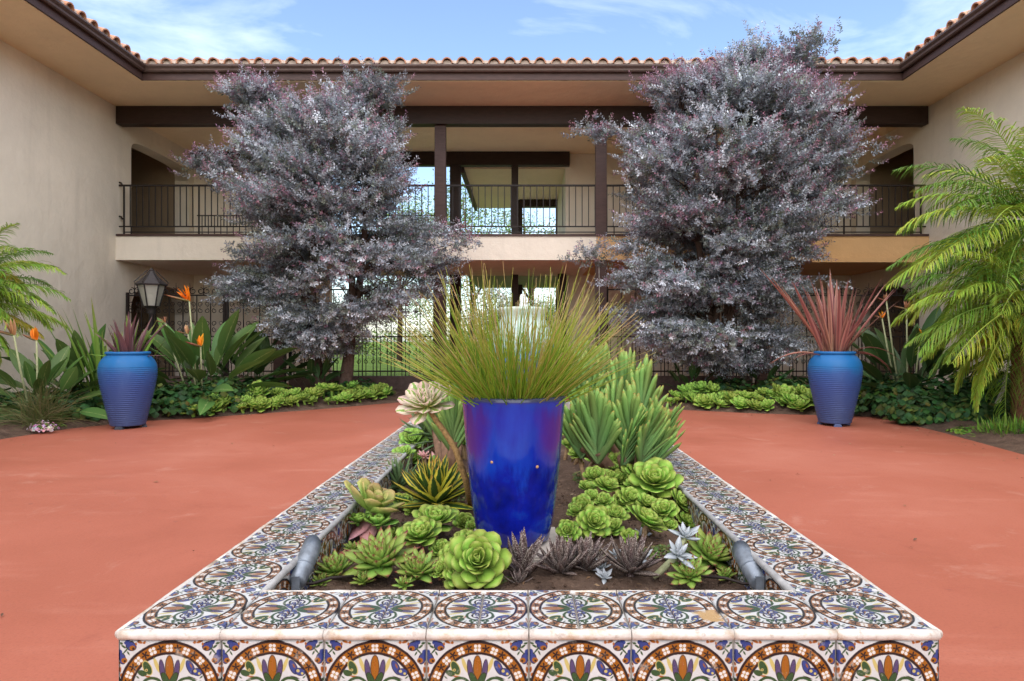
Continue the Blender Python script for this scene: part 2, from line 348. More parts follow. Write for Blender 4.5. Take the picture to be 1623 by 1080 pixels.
    ell(.085,.25,.072,.15,-26,DK); ell(.085,.25,.060,.138,-26,GR); ell(.0,.15,.045,.09,0,GR)
    # butterflies: green to one side, blue to the other
    ell(.43,.46,.092,.165,-25,YE,-1); ell(.43,.46,.075,.148,-25,GR,-1); ell(.53,.36,.10,.065,20,GR,-1); ell(.45,.42,.032,.032,0,YE,-1); ell(.45,.42,.018,.018,0,DK,-1); ell(.38,.28,.13,.026,15,BR,-1)
    ell(.41,.47,.080,.165,25,DK,1); ell(.41,.47,.066,.150,25,BL,1); ell(.54,.38,.11,.085,-15,DK,1); ell(.54,.38,.096,.072,-15,BL,1); ell(.50,.40,.036,.036,0,YE,1); ell(.58,.35,.030,.030,0,YE,1); ell(.42,.50,.022,.06,25,OR,1); ell(.44,.27,.12,.022,-20,DK,1)
    # scrolls
    for (cx, cy, rad, w, c) in ((.34,.05,.215,.028,GR),(.34,.05,.11,.018,DK),(.14,.05,.085,.02,PU)):
        x1 = mth(n,'SUBTRACT', au, cx); y1 = mth(n,'SUBTRACT', v, cy)
        d = mth(n,'ABSOLUTE', mth(n,'SUBTRACT', mth(n,'SQRT', mth(n,'MULTIPLY_ADD', x1, x1, mth(n,'MULTIPLY', y1, y1))), rad))
        lay(mth(n,'MULTIPLY_ADD', d, -60, w*60+.5, clamp=True), c)
    ell(.60,.17,.055,.045,0,GR); ell(.67,.13,.05,.042,0,GR); ell(.60,.08,.045,.045,0,GR); ell(.66,.02,.05,.03,30,GR); ell(.62,.28,.05,.02,40,GR)
    ell(.19,.15,.075,.052,20,DK); ell(.19,.15,.060,.040,20,BL); ell(.30,.06,.065,.055,0,BL); ell(.09,.05,.07,.06,0,BL); ell(.34,.15,.035,.03,0,DK); ell(.14,.03,.03,.025,0,OR); ell(.44,.05,.05,.045,0,PU); ell(.30,.06,.022,.02,0,YE); ell(.52,.02,.03,.03,0,BL)
    ell(.30,.66,.05,.014,-40,GR); ell(.62,.52,.05,.014,-60,GR)
    c = col[0]
    if glare_tint:  # glare on the top tiles put into the colour: paler, less saturated
        hs = nd(n, 'ShaderNodeHueSaturation'); hs.inputs['Saturation'].default_value = .78; n.links.new(c, hs.inputs['Color']); c = mix(n, ramp(n, noise(n, 7, 5, .6, p), [(.3,(glare_tint*.6,)*3),(.7,(glare_tint*1.3,)*3)]), hs.outputs[0], (.5,.485,.45))
    # wear: scratches of bare biscuit, one broken corner, general dulling
    wn = noise(n, 22, 7, .7, p); c = mix(n, mth(n,'MULTIPLY', ramp(n, wn, [(.60,(0,0,0)),(.70,(1,1,1))]), .55), c, (.46,.42,.36))
    gp = nd(n, 'ShaderNodeVectorMath', operation='DISTANCE'); n.links.new(p, gp.inputs[0]); gp.inputs[1].default_value = tuple(CHIP)
    ch = mth(n,'ADD', gp.outputs['Value'], mth(n,'MULTIPLY_ADD', noise(n, 35, 4, .6, p), .06, -.03))
    c = mix(n, mth(n,'MULTIPLY_ADD', ch, -120, 120*.030, clamp=True), c, (.40,.26,.12))
    n.links.new(c, b.inputs['Base Color']); n.links.new(ramp(n, wn, [(.35,(.16,)*3),(.7,(.5,)*3)]), b.inputs['Roughness'])
    bump(n, b, mth(n,'ADD', noise(n, 18, 3, .5, p), mth(n,'MULTIPLY', wn, .4)), .12, .006)
    return m
TW = .20                      # side of one circle unit
PT = H - .566                 # planter top
PX0, PX1 = P(188, 1000, 1.255).x, P(188, 1000, 1.255).x + 8 * TW
PY0, NU = 1.255, 24
PY1 = PY0 + NU * TW
CHIP = (P(1128, 968, 1.32).x, 1.325, PT)
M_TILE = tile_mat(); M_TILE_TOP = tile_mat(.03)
M_NOSE = None
def nose_mat():
    m, n, b = newmat('worn_white_nosing'); p = pos(n)
    c = ramp(n, noise(n, 16, 7, .68, p), [(.32,(.46,.40,.35)),(.5,(.56,.53,.49)),(.60,(.48,.40,.32)),(.70,(.34,.22,.12))])
    c = mix(n, ramp(n, noise(n, 60, 3, .6, p), [(.6,(0,0,0)),(.7,(.6,.6,.6))]), c, (.28,.22,.18))
    n.links.new(c, b.inputs['Base Color']); b.inputs['Roughness'].default_value = .4; bump(n, b, noise(n, 40, 5, .7, p), .35, .006); return m
M_NOSE = nose_mat()
M_NOSEG = plain('grey_edge_trim', (.30, .30, .30), .5, 0, 30, .25, .2)

# ================================================================== THE SETTING
def grid_sheet(name, x0, x1, y0, y1, z, mat, kind='structure'):
    m = MB(); m.add([(x0,y0,z),(x1,y0,z),(x1,y1,z),(x0,y1,z)], [(0,1,2,3)]); o = m.build(name, mat); o['kind'] = kind; return o
grid_sheet('lawn_ground', -300, 300, -120, 600, -.03, M_LAWN)
WL, WR = -8.28, 8.28
grid_sheet('paving', WL-3, WR+3, -9, 16.9, 0, M_PAVE)
def bed(name, poly, hmax):
    pl = np.array(poly); x0, y0 = pl.min(0) - .2; x1, y1 = pl.max(0) + .2; st = .11
    xs = np.arange(x0, x1 + st, st); ys = np.arange(y0, y1 + st, st); X, Y = np.meshgrid(xs, ys)
    ins = np.zeros(X.shape, bool); dmin = np.full(X.shape, 1e9)
    for i in range(len(pl)):
        ax, ay = pl[i]; bx, by = pl[(i+1) % len(pl)]
        cond = ((ay > Y) != (by > Y)) & (X < (bx-ax) * (Y-ay) / (by-ay + 1e-12) + ax); ins ^= cond
        t = np.clip(((X-ax)*(bx-ax) + (Y-ay)*(by-ay)) / ((bx-ax)**2 + (by-ay)**2), 0, 1)
        dmin = np.minimum(dmin, np.hypot(X-ax-t*(bx-ax), Y-ay-t*(by-ay)))
    d = np.where(ins, dmin, -dmin)
    Z = np.clip(d*.28, -.06, hmax) + np.where(d > .1, rng.normal(0, .012, X.shape), 0)
    m = MB(); nx = len(xs)
    fs = [(j*nx+i, j*nx+i+1, (j+1)*nx+i+1, (j+1)*nx+i) for j in range(len(ys)-1) for i in range(nx-1) if d[j:j+2, i:i+2].max() > -.12]
    m.add(np.stack([X.ravel(), Y.ravel(), Z.ravel()], 1).tolist(), fs); o = m.build(name, M_SOIL, smooth=True); o['kind'] = 'structure'
BEDL = [(-1.95,12.95),(-2.05,11.1),(-3.3,9.75),(-4.65,8.65),(-4.99,8.5),(-5.45,7.72),(-5.6,6.9),(-5.7,3),(-5.7,-8),(WL+.02,-8),(WL+.02,12.95)]
BEDR = [(2.0,12.95),(2.2,9.95),(3.4,9.35),(4.9,8.95),(4.85,7.5),(4.65,5.95),(4.6,2),(4.6,-8),(WR-.02,-8),(WR-.02,12.95)]
bed('garden_bed_left', BEDL, .10); bed('garden_bed_right', BEDR, .10)

# ================================================================== BUILDING
D = 13.1; DB = 16.0; ZS0, ZS1 = 2.70, 3.18; ZE = 5.83
bld = thing('courtyard_building', 'two storey cream stucco building with tiled roof and open galleries round the courtyard', 'building', (0,0,0))
def bp(name, mat, *a, parent=None, bev=0): return boxpart(name, mat, parent or bld, *a, bev=bev)
# wing walls along the courtyard
bp('wing_wall', M_WALL, WL-.35, WL, -9, 13.62, -.1, 5.9)
bp('wing_wall', M_WALL, WR, WR+.35, -9, 13.62, -.1, 5.9)
def arch_wall(side):
    xa, xb = (WL-.35, WL) if side < 0 else (WR, WR+.35)
    m = MB(); y0, y1 = 13.62, 15.98; n = 32
    def prof(y, zs, h, e):
        s = min(1, abs((y-(y0+y1)/2)/((y1-y0)/2))); return zs + h * max(0, 1-s**e)**(1/e)
    ys = [ (y0+y1)/2 - (y1-y0)/2*math.cos(math.pi*i/n) for i in range(n+1)]
    for (zs, h, e, top) in ((1.70,.62,2.4,ZS1),(5.02,.30,4.5,5.9)):
        for i in range(n):
            a, b_ = prof(ys[i], zs, h, e), prof(ys[i+1], zs, h, e); ya, yb = ys[i], ys[i+1]
            m.add([(xa,ya,a),(xb,ya,a),(xb,yb,b_),(xa,yb,b_),(xa,ya,top),(xb,ya,top),(xb,yb,top),(xa,yb,top)],
                  [(0,3,2,1),(0,1,5,4) if i==0 else (0,3,2,1),(1,2,6,5),(3,0,4,7)][0::1])
    m.box(xa, xb, y1, 16.3, -.1, 5.9); m.build('arch_wall', M_WALL, bld)
arch_wall(-1); arch_wall(1)
for s in (-1, 1):  # corridor inside each wing
    x0, x1 = (-11.6, WL-.36) if s < 0 else (WR+.36, 11.6)
    xo0, xo1 = (-11.8, -11.6) if s < 0 else (11.6, 11.8)
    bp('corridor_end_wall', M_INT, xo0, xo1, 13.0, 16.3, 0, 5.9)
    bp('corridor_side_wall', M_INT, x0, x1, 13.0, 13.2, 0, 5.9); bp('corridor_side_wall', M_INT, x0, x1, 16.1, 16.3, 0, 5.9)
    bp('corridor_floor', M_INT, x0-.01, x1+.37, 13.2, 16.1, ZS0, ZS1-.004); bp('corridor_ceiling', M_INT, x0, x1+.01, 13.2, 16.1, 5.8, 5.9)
# gallery slab, its right part tan
XT = P(945, 400, D).x
bp('balcony_slab', M_SLAB, WL, XT, D, DB+.3, ZS0, ZS1)
o = bp('balcony_slab', M_SLAB_TAN, XT+.001, WR, D+.002, DB+.3, ZS0, ZS1); o['label'] = 'tan stretch of the balcony slab'
bp('floor_edge_trim', M_WOOD, WL+.02, WR-.02, D-.03, D+.05, ZS1+.003, ZS1+.045)
bp('slab_under_ledge', M_SLAB_TAN, P(1285,400,D).x, WR, D-.05, D-.003, ZS0-.05, ZS0+.03)
# gallery ceiling, beams, posts
bp('gallery_ceiling', M_CEIL, WL, WR, D+.2, DB+.4, 5.76, 5.84)
bp('roof_beam', M_BEAM, P(185,0,D).x, P(1470,0,D).x, D-.03, D+.19, 5.465, 5.822)
bp('roof_beam', M_BEAM, P(305,0,DB).x, P(903,0,DB).x, DB-.02, DB+.18, 5.42, 5.755)
for px_ in (440, 697, 953.5, 1210):
    x = P(px_,0,D).x; bp('post', M_WOOD, x-.115, x+.115, D+.06, D+.18, ZS1+.002, 5.464, bev=.008)
    bp('post', M_WOOD, x-.115, x+.115, D+.06, D+.19, 0, ZS0-.002, bev=.008)
for px_, w in ((721.5,.135),(816,.085)):
    x = P(px_,0,DB).x; bp('post', M_BEAM, x-w, x+w, DB, DB+.16, ZS1+.002, 5.419); bp('post', M_BEAM, x-w, x+w, DB, DB+.16, 0, ZS0-.002)
x = P(890,0,DB).x; bp('post', M_BEAM, x-.1, x+.1, DB-.22, DB-.03, 0, ZS0-.002)
# rear walls of the gallery, either side of the passage
XO0 = P(520,0,DB).x; XO1 = P(897,0,DB).x
for (za, zb) in ((0, ZS0-.003), (ZS1+.002, 5.757)):
    bp('rear_wall', M_WALL, WL+.01, XO0, DB+.19, DB+.36, za, zb); bp('rear_wall', M_WALL, XO1, WR-.01, DB+.19, DB+.36, za, zb)
bp('passage_wall', M_WALL, XO1, XO1+.2, DB+.37, 19.9, 0, 5.4)
# covered walk leading off at the back
bp('walk_ceiling', M_CEIL, -1.48, XO1+1.5, DB+.42, 21.3, 5.44, 5.52)
bp('walk_fascia', M_WOOD, -1.58, -1.49, DB+.42, 21.3, 5.34, 5.6)
bp('walk_beam', M_BEAM, P(824,0,20).x, XO1+1.4, 19.95, 20.15, 1.06+(540-328)/F*20, 5.435)
bp('walk_floor', M_CONC, -1.48, XO1+1.5, DB+.42, 21.3, ZS0+.1, ZS1-.01)
for px_, Y_ in ((823,20),(886,20)):
    x = P(px_,0,Y_).x; bp('post', M_BEAM, x-.1, x+.1, Y_, Y_+.14, 0, 5.43)
# soffits
bp('soffit', M_SOFF, WL, WR, 11.84, D+.21, ZE, ZE+.05)
bp('soffit', M_SOFF, WL, -7.0, -9, 11.838, ZE, ZE+.05); bp('soffit', M_SOFF, 7.0, WR, -9, 11.838, ZE, ZE+.05)
# fascia and gutter
EX, EY = 7.0, 11.84
bp('fascia', M_WOOD, -EX-.0, EX, EY-.035, EY-.002, 5.84, 6.06)
bp('fascia', M_WOOD, -EX-.035, -EX-.002, -9, EY-.036, 5.84, 6.06).location.x = .037
bp('fascia', M_WOOD, EX-.035, EX-.002, -9, EY-.036, 5.84, 6.06)
def gutter(axis):
    pr = [(.0,0),(.055,0),(.075,.02),(.08,.05),(.105,.075),(.118,.09),(.118,.118),(.108,.118),(.10,.09),(.0,.09)]
    m = MB(); vs = []; n = len(pr)
    for (d, z) in pr:
        if axis == 0: a, b_ = (-EX+d, EY-.036-d, 5.965+z), (EX-d, EY-.036-d, 5.965+z)
        elif axis < 0: a, b_ = (-EX+.036+d, EY-.036-d, 5.965+z), (-EX+.036+d, -9, 5.965+z)
        else: a, b_ = (EX-.036-d, EY-.036-d, 5.965+z), (EX-.036-d, -9, 5.965+z)
        vs += [a, b_]
    m.add(vs, [(2*i, 2*((i+1)%n), 2*((i+1)%n)+1, 2*i+1) for i in range(n)]); m.build('gutter', M_GUT, bld)
for a in (0,-1,1): gutter(a)
# tiled roof
PITCH = R(17)
deck = MB()
zt = 6.115
tn = math.tan(PITCH)
deck.add([(-EX-.1,EY,zt),(EX+.1,EY,zt),(12,EY+6,zt+6*tn),(-12,EY+6,zt+6*tn)], [(0,1,2,3)])
for s in (-1,1): deck.add([(s*EX,-9,zt),(s*EX,EY,zt),(s*(EX+6),EY+6,zt+6*tn),(s*(EX+6),-9,zt+6*tn)], [(0,1,2,3)])
roof = deck.build('roof', M_TERRA, bld)
def barrel(r0, r1, Lh, th, n=9):
    m = MB(); vs = []; fs = []
    for k, (r, y) in enumerate(((r0,0),(r1,Lh))):
        for rr in (r, r-th):
            for i in range(n+1):
                a = math.pi*i/n; vs.append((rr*math.cos(a), y, rr*math.sin(a)*1.05))
    q = n+1
    for i in range(n):
        fs += [(i, i+1, 2*q+i+1, 2*q+i), (q+i, 3*q+i, 3*q+i+1, q+i+1), (i, q+i, q+i+1, i+1)]
    m.add(vs, fs); return m.mesh('roof_tile', M_TERRA)
bar = [barrel(.105,.085,.48,.02), barrel(.110,.088,.48,.02), barrel(.10,.082,.48,.018)]
SPC = .285; mort = MB()
def course(row, axis, lo, hi):
    y = row*.36 - .07; z = zt + y*tn + .035
    k = int((hi-lo)/SPC)
    for i in range(k+1):
        t = lo + (i+.5*(row % 1))*SPC + random.uniform(-.012,.012)
        dz = random.uniform(-.008,.01); rz = random.uniform(-.03,.03)
        if axis == 0: o = put('roof_tile', random.choice(bar), roof, (t, EY+y, z+dz), (PITCH, 0, rz))
        else: o = put('roof_tile', random.choice(bar), roof, (axis*(EX+y), t, z+dz), Euler((PITCH,0,(-math.pi/2 if axis>0 else math.pi/2)+rz)))
        if row == 0:
            pm = []
            for a in range(7): pm.append((.088*math.cos(math.pi*a/6), .088*math.sin(math.pi*a/6)))
            vs = [((t+q[0], EY+y+.045, z-.01+q[1]) if axis==0 else (axis*(EX+y+.045), t+q[0], z-.01+q[1])) for q in pm]
            if i % 1 == 0: mort.add(vs, [tuple(range(7))])
            # pan tile lip between covers
            pn = [(SPC/2 + .075*math.cos(math.pi + math.pi*a/6), .075+.06*math.sin(math.pi + math.pi*a/6)) for a in range(7)]
            pn2 = [(SPC/2 + .055*math.cos(math.pi + math.pi*a/6), .085+.05*math.sin(math.pi + math.pi*a/6)) for a in range(7)]
            f0 = [((t+q[0], EY+y+.02, z-.01+q[1]) if axis==0 else (axis*(EX+y+.02), t+q[0], z-.01+q[1])) for q in pn]
            f1 = [((t+q[0], EY+y+.36, z+.10+q[1]) if axis==0 else (axis*(EX+y+.36), t+q[0], z+.10+q[1])) for q in pn]
            mort.add(f0+f1, [(a,a+1,a+8,a+7) for a in range(6)]); mort.add(f0, [tuple(range(7))])
for row in (0, 1):
    course(row, 0, -EX-.08, EX+.1)
    course(row, -1, 5.0, EY-.05+row*.3); course(row, 1, 5.0, EY-.05+row*.3)
mo = mort.build('mortar_bedding', M_MORTAR, roof); mo['kind'] = 'stuff'
far = MB()   # covers further up and along, past what can be picked apart
for row in range(2, 5):
    y = row*.36-.03; z = zt+y*tn+.02
    for i in range(54):
        x = -EX-1.2+i*.30; far.tube([(x,EY+y,z-.02),(x,EY+y+.45,z+.45*tn-.02)], .095, 6)
for s in (-1,1):
    for i in range(44):
        yy = -8.7+i*.31
        if yy < 4.8: far.tube([(s*(EX-.03),yy,zt),(s*(EX+.8),yy,zt+.8*tn)], .1, 6)
fo = far.build('roof_tile_field', M_TERRA, roof); fo['kind'] = 'stuff'

# balcony railing: rails with a baluster each
ZR1, ZRb = 4.245, 3.40
bays = [(WL+.1, P(440,0,D).x-.12), (P(440,0,D).x+.12, P(697,0,D).x-.12), (P(697,0,D).x+.12, P(953.5,0,D).x-.12), (P(953.5,0,D).x+.12, P(1210,0,D).x-.12), (P(1210,0,D).x+.12, WR-.1)]
bal = {}
def rod(w, h):
    k = (round(w,4), round(h,3))
    if k not in bal:
        m = MB(); m.box(-w,w,-w,w,0,h); bal[k] = m.mesh('baluster', M_IRON)
    return bal[k]
for bi, (a, b_) in enumerate(bays):
    m = MB(); yy = D+.115
    m.box(a-.1, b_+.1, yy-.02, yy+.02, ZR1-.02, ZR1+.014); m.box(a-.1, b_+.1, yy-.014, yy+.014, ZRb-.012, ZRb+.012)
    m.box(a, b_, yy-.012, yy+.012, 3.275, 3.295); m.box(a+.14, a+.16, yy-.011, yy+.011, 3.225, ZRb)
    if bi in (0, 1): m.box(a+1.5 if bi == 0 else a, b_, yy-.011, yy+.011, 3.615, 3.635)
    if bi == 0:
        for zz in (ZR1, ZRb+.15): m.tube([(a-.1,yy,zz+.06),(a-.06,yy,zz+.05),(a-.03,yy,zz)], .018, 6)
    rail = m.build('railing', M_IRON, bld)
    k = int((b_-a)/.128)
    for i in range(k+1):
        x = a + (b_-a)*i/k; put('baluster', rod(.0085 if i % 12 else .013, ZR1-.02-(ZRb if i % 12 else 3.23)), rail, (x, yy, ZRb if i % 12 else 3.23))
        if bi == 0 and x > a+1.5 and i < k: put('baluster', rod(.007, .38), rail, (x+.064, yy, 3.24))
# a thin cable hanging down the front
m = MB(); m.tube([P(949,392,D-.06),P(950,480,D-.06),P(949,575,D-.06)], .006, 5); tag(m.build('hanging_cable', plain('pale_cable',(.6,.55,.5))), 'thin pale cable hanging straight down from the balcony slab', 'cable')

# ------------------------------------------------------------------ iron fences with scrollwork
def scroll(m, c, r, sx, sz, rad=.008):     # C-scroll in the xz plane
    pts = []
    for i in range(15):
        t = i/14; a = R(-90 + 400*t); rr = r*(1-.62*t); pts.append(Vector((c[0]+sx*rr*math.cos(a), c[1], c[2]+sz*rr*math.sin(a))))
    m.tube(pts, rad, 4)
def fence(x0, x1, y, ztop, label, gate=False):
    t = thing('iron_fence', label, 'fence', ((x0+x1)/2, y, 0))
    hx = (x1-x0)/2; zb, zm = .42, 1.14
    boxpart('kerb', M_CURB, t, -hx, hx, -.1, .1, -.02, .32)
    for z in (zb, zm, ztop):
        boxpart('rail', M_IRON, t, -hx, hx, -.014, .014, z-.014, z+.014)
    for s in (-1, 1): boxpart('post', M_IRON, t, s*hx-.025, s*hx+.025, -.025, .025, .32, ztop+.06)
    n = max(3, round((x1-x0)/.29)); sc = MB()
    for i in range(1, n):
        x = -hx + 2*hx*i/n
        put('picket', rod(.009, ztop-.32), t, (x, 0, .32))
    for i in range(n*2):
        x = -hx + 2*hx*(i+.5)/(n*2); put('picket', rod(.007, zm-.32), t, (x, 0, .32))
    for i in range(n):
        xc = -hx + 2*hx*(i+.5)/n
        for z in (1.35, 1.75):
            for sx in (-1,1):
                scroll(sc, (xc+sx*.065, 0, z-.07), .055, sx, -1); scroll(sc, (xc+sx*.065, 0, z+.07), .055, sx, 1)
        for sx in (-1,1): scroll(sc, (xc+sx*.07, 0, .80), .05, sx, 1); scroll(sc, (xc+sx*.07, 0, .62), .05, sx, -1)
        if gate:
            for sx in (-1,1): scroll(sc, (xc+sx*.065, 0, ztop+.09), .075, -sx, -1, .01)
            sc.tube([(xc,0,ztop),(xc,0,ztop+.26)], [.012,.003], 5)
    o = sc.build('scrollwork', M_IRON, t); o['kind'] = 'stuff'
fx = [WL+.06, P(345,0,D).x, P(440,0,D).x-.15, P(440,0,D).x+.15, P(697,0,D).x-.15, P(953.5,0,D).x+.15, P(1210,0,D).x-.15, P(1210,0,D).x+.15, WR-.06]
fence(fx[0], fx[1], D+.3, 2.0, 'scrolled iron fence panel with spiked top beside the lantern and cream wall', True)
fence(fx[1]+.06, fx[2], D+.3, 2.12, 'scrolled iron fence panel left of the brown post under the tree')
fence(fx[3], fx[4], D+.3, 2.12, 'scrolled iron fence between two brown posts with sunlit lawn behind it')
fence(fx[5], fx[6], D+.3, 2.12, 'scrolled iron fence shaded behind the dense bushy tree')
fence(fx[7], fx[8], D+.3, 2.0, 'scrolled iron fence panel with spiked top behind the red spiky plant and palm', True)

# ================================================================== CENTRAL PLANTER
pl = thing('tiled_planter', 'long raised planter faced with painted arch tiles on the red paving', 'planter', (0,0,0))
TK = .008
core = MB(); z1 = PT-TK-.001; xi0, xi1, yi0, yi1 = PX0+TW, PX1-TW, PY0+TW, PY1-TW
core.box(PX0+TK, PX1-TK, PY0+TK, yi0-TK, -.02, z1); core.box(PX0+TK, PX1-TK, yi1+TK, PY1-TK, -.02, z1)
core.box(PX0+TK, xi0-TK, yi0-TK, yi1+TK, -.02, z1); core.box(xi1+TK, PX1-TK, yi0-TK, yi1+TK, -.02, z1)
core.build('masonry_core', M_CONC, pl)
def tile_mesh(mat):
    m = MB(); g = .0018; w, h = TW/2-g, TW/4-g; c = .003
    def ring(ins, z): return [(-w+ins,-h+ins,z),(w-ins,-h+ins,z),(w-ins,h-ins,z),(-w+ins,h-ins,z)]
    vs = ring(0,-TK)+ring(0,-c)+ring(c*.8,0)
    uv = [((x/(TW)+.5), (y/(TW/2)+.5)) for x,y,z in vs]
    fs = [(8,9,10,11),(3,2,1,0)] + [(k*4+i, k*4+(i+1)%4, (k+1)*4+(i+1)%4, (k+1)*4+i) for k in range(2) for i in range(4)]
    m.add(vs, fs, uv); return m.mesh('tile', mat)
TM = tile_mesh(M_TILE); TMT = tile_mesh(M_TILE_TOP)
def tile(loc, rot, me=None):
    j = lambda a: a + random.uniform(-.006,.006)
    return put('tile', me or TM, pl, (loc[0], loc[1], loc[2]), tuple(j(a) for a in rot))
def tj(): return random.uniform(-.0008,.0008)
# top: two tiles to a circle, bases together
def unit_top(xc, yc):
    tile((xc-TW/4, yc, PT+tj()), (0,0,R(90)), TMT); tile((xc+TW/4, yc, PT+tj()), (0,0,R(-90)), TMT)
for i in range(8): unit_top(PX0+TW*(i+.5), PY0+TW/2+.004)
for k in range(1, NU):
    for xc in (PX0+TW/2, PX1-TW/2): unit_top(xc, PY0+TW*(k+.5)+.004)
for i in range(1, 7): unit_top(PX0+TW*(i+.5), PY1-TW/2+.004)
# front: two courses, the lower one turned to close the circle
for i in range(8):
    xc = PX0+TW*(i+.5)
    tile((xc, PY0-.001+tj(), PT-.018-TW/4), (R(90),0,0)); tile((xc, PY0-.001+tj(), PT-.018-3*TW/4), (R(90),R(180),0))
# inner faces of the long sides
for k in range(1, 16):
    yc = PY0+TW*(k+.5)
    tile((xi0+.001+tj(), yc, PT-.014-TW/4), (R(90),0,R(90))); tile((xi1-.001+tj(), yc, PT-.014-TW/4), (R(90),0,R(-90)))
# outer long sides, not singled out
om = MB()
for s, x in ((-1,PX0),(1,PX1)):
    for k in range(NU):
        y0, y1 = PY0+TW*k+.002, PY0+TW*(k+1)-.002
        for (za, zb, fl) in ((PT-.018-TW/2, PT-.018, 0),(PT-.018-TW, PT-.021-TW/2, 1)):
            vs = [(x+s*.001,y0,za),(x+s*.001,y1,za),(x+s*.001,y1,zb),(x+s*.001,y0,zb)]
            om.add(vs if s > 0 else vs, [(0,1,2,3)] if s > 0 else [(3,2,1,0)], [(0,fl),(1,fl),(1,1-fl),(0,1-fl)])
o = om.build('side_facing_tiles', M_TILE, pl); o['kind'] = 'stuff'
boxpart('base_course', M_CONC, pl, PX0-.002, PX1+.002, PY0-.004, PY1, -.02, PT-.02-TW-.004)
# white worn nosing along the front edge and outer sides; grey trim along the inner edge
def nosing(n_seg, a, b_, mat, r=.010, name='nosing'):
    a = Vector(a); b_ = Vector(b_)
    for i in range(n_seg):
        p, q = a.lerp(b_, i/n_seg), a.lerp(b_, (i+1)/n_seg); d = (q-p).normalized()*.0012
        m = MB(); k = 7; pts = [p+d]+[p.lerp(q, t/k)+Vector((random.uniform(-.0008,.0008), 0, random.uniform(-.0008,.0008))) for t in range(1,k)]+[q-d]
        m.tube(pts, [r*random.uniform(.93,1.05) for _ in pts], 10); m.build(name, mat, pl, smooth=True)
nosing(8, (PX0+.001, PY0+.001, PT-.0075), (PX1-.001, PY0+.001, PT-.0075), M_NOSE, .0105)
nosing(12, (PX0+.001, PY0, PT-.0075), (PX0+.001, PY1, PT-.0075), M_NOSE, .0095); nosing(12, (PX1-.001, PY0, PT-.0075), (PX1-.001, PY1, PT-.0075), M_NOSE, .0095)
nosing(4, (xi0, yi0, PT-.006), (xi0, yi1, PT-.006), M_NOSEG, .009, 'inner_trim'); nosing(4, (xi1, yi0, PT-.006), (xi1, yi1, PT-.006), M_NOSEG, .009, 'inner_trim')
nosing(6, (xi0, yi0, PT-.005), (xi1, yi0, PT-.005), M_NOSE, .0065)
# soil in the planter
SZ = PT - .115
xs = np.arange(xi0, xi1+.031, .03); ys = np.arange(yi0, yi1+.031, .03); X, Y = np.meshgrid(xs, ys)
def soil_h(x, y): return SZ + .012*math.sin(x*9+1)*math.cos(y*7) + .02*math.exp(-((x-.25)**2+(y-2.4)**2)/.15)
Z = np.vectorize(soil_h)(X, Y) + rng.normal(0,.0045,X.shape)
m = MB(); nx = len(xs); m.add(np.stack([np.clip(X,xi0,xi1).ravel(), np.clip(Y,yi0,yi1).ravel(), Z.ravel()],1).tolist(), [(j*nx+i,j*nx+i+1,(j+1)*nx+i+1,(j+1)*nx+i) for j in range(len(ys)-1) for i in range(nx-1)])
m.build('planter_soil', M_SOIL, smooth=True)['kind'] = 'structure'
def SG(x, y, dz=0):   # pixel on the planter soil
    Yd = F*(H-SZ)/(y-CY); q = Vector(((x-CX)/F*Yd, Yd, SZ+dz)); return q
rb = MB()
for i in range(1600):
    x, y = random.uniform(xi0+.02,xi1-.02), random.uniform(yi0+.02, 3.2); r = random.uniform(.002,.007)
    z = soil_h(x,y)+r*.4; rb.add([(x+r,y,z),(x,y+r,z),(x-r*.8,y,z),(x,y-r,z),(x,y,z+r*.9),(x,y,z-r)], [(0,1,4),(1,2,4),(2,3,4),(3,0,4),(1,0,5),(2,1,5),(3,2,5),(0,3,5)])
lt = MB()
for i in range(420):
    x, y = random.uniform(xi0+.02,xi1-.02), random.uniform(yi0+.02, 3.0); a = random.uniform(0,6.28); l = random.uniform(.008,.03); w = l*random.uniform(.12,.4); z = soil_h(x,y)+.006
    d = Vector((math.cos(a),math.sin(a),random.uniform(-.2,.3))); q = Vector((-math.sin(a),math.cos(a),random.uniform(-.3,.3))); p = Vector((x,y,z))
    lt.add([p-d*l/2, p+q*w/2+Vector((0,0,.003)), p+d*l/2, p-q*w/2], [(0,1,2,3)], col=random.choice([(.30,.20,.11),(.22,.13,.07),(.40,.30,.19),(.14,.09,.06)]))
tag(lt.build('leaf_litter', M_FINE), 'dry leaf scraps scattered over the planter soil', 'leaf litter', kind='stuff')
o = rb.build('soil_crumbs', M_SOIL); tag(o, 'loose crumbs and grit on the planter soil', 'soil', kind='stuff')

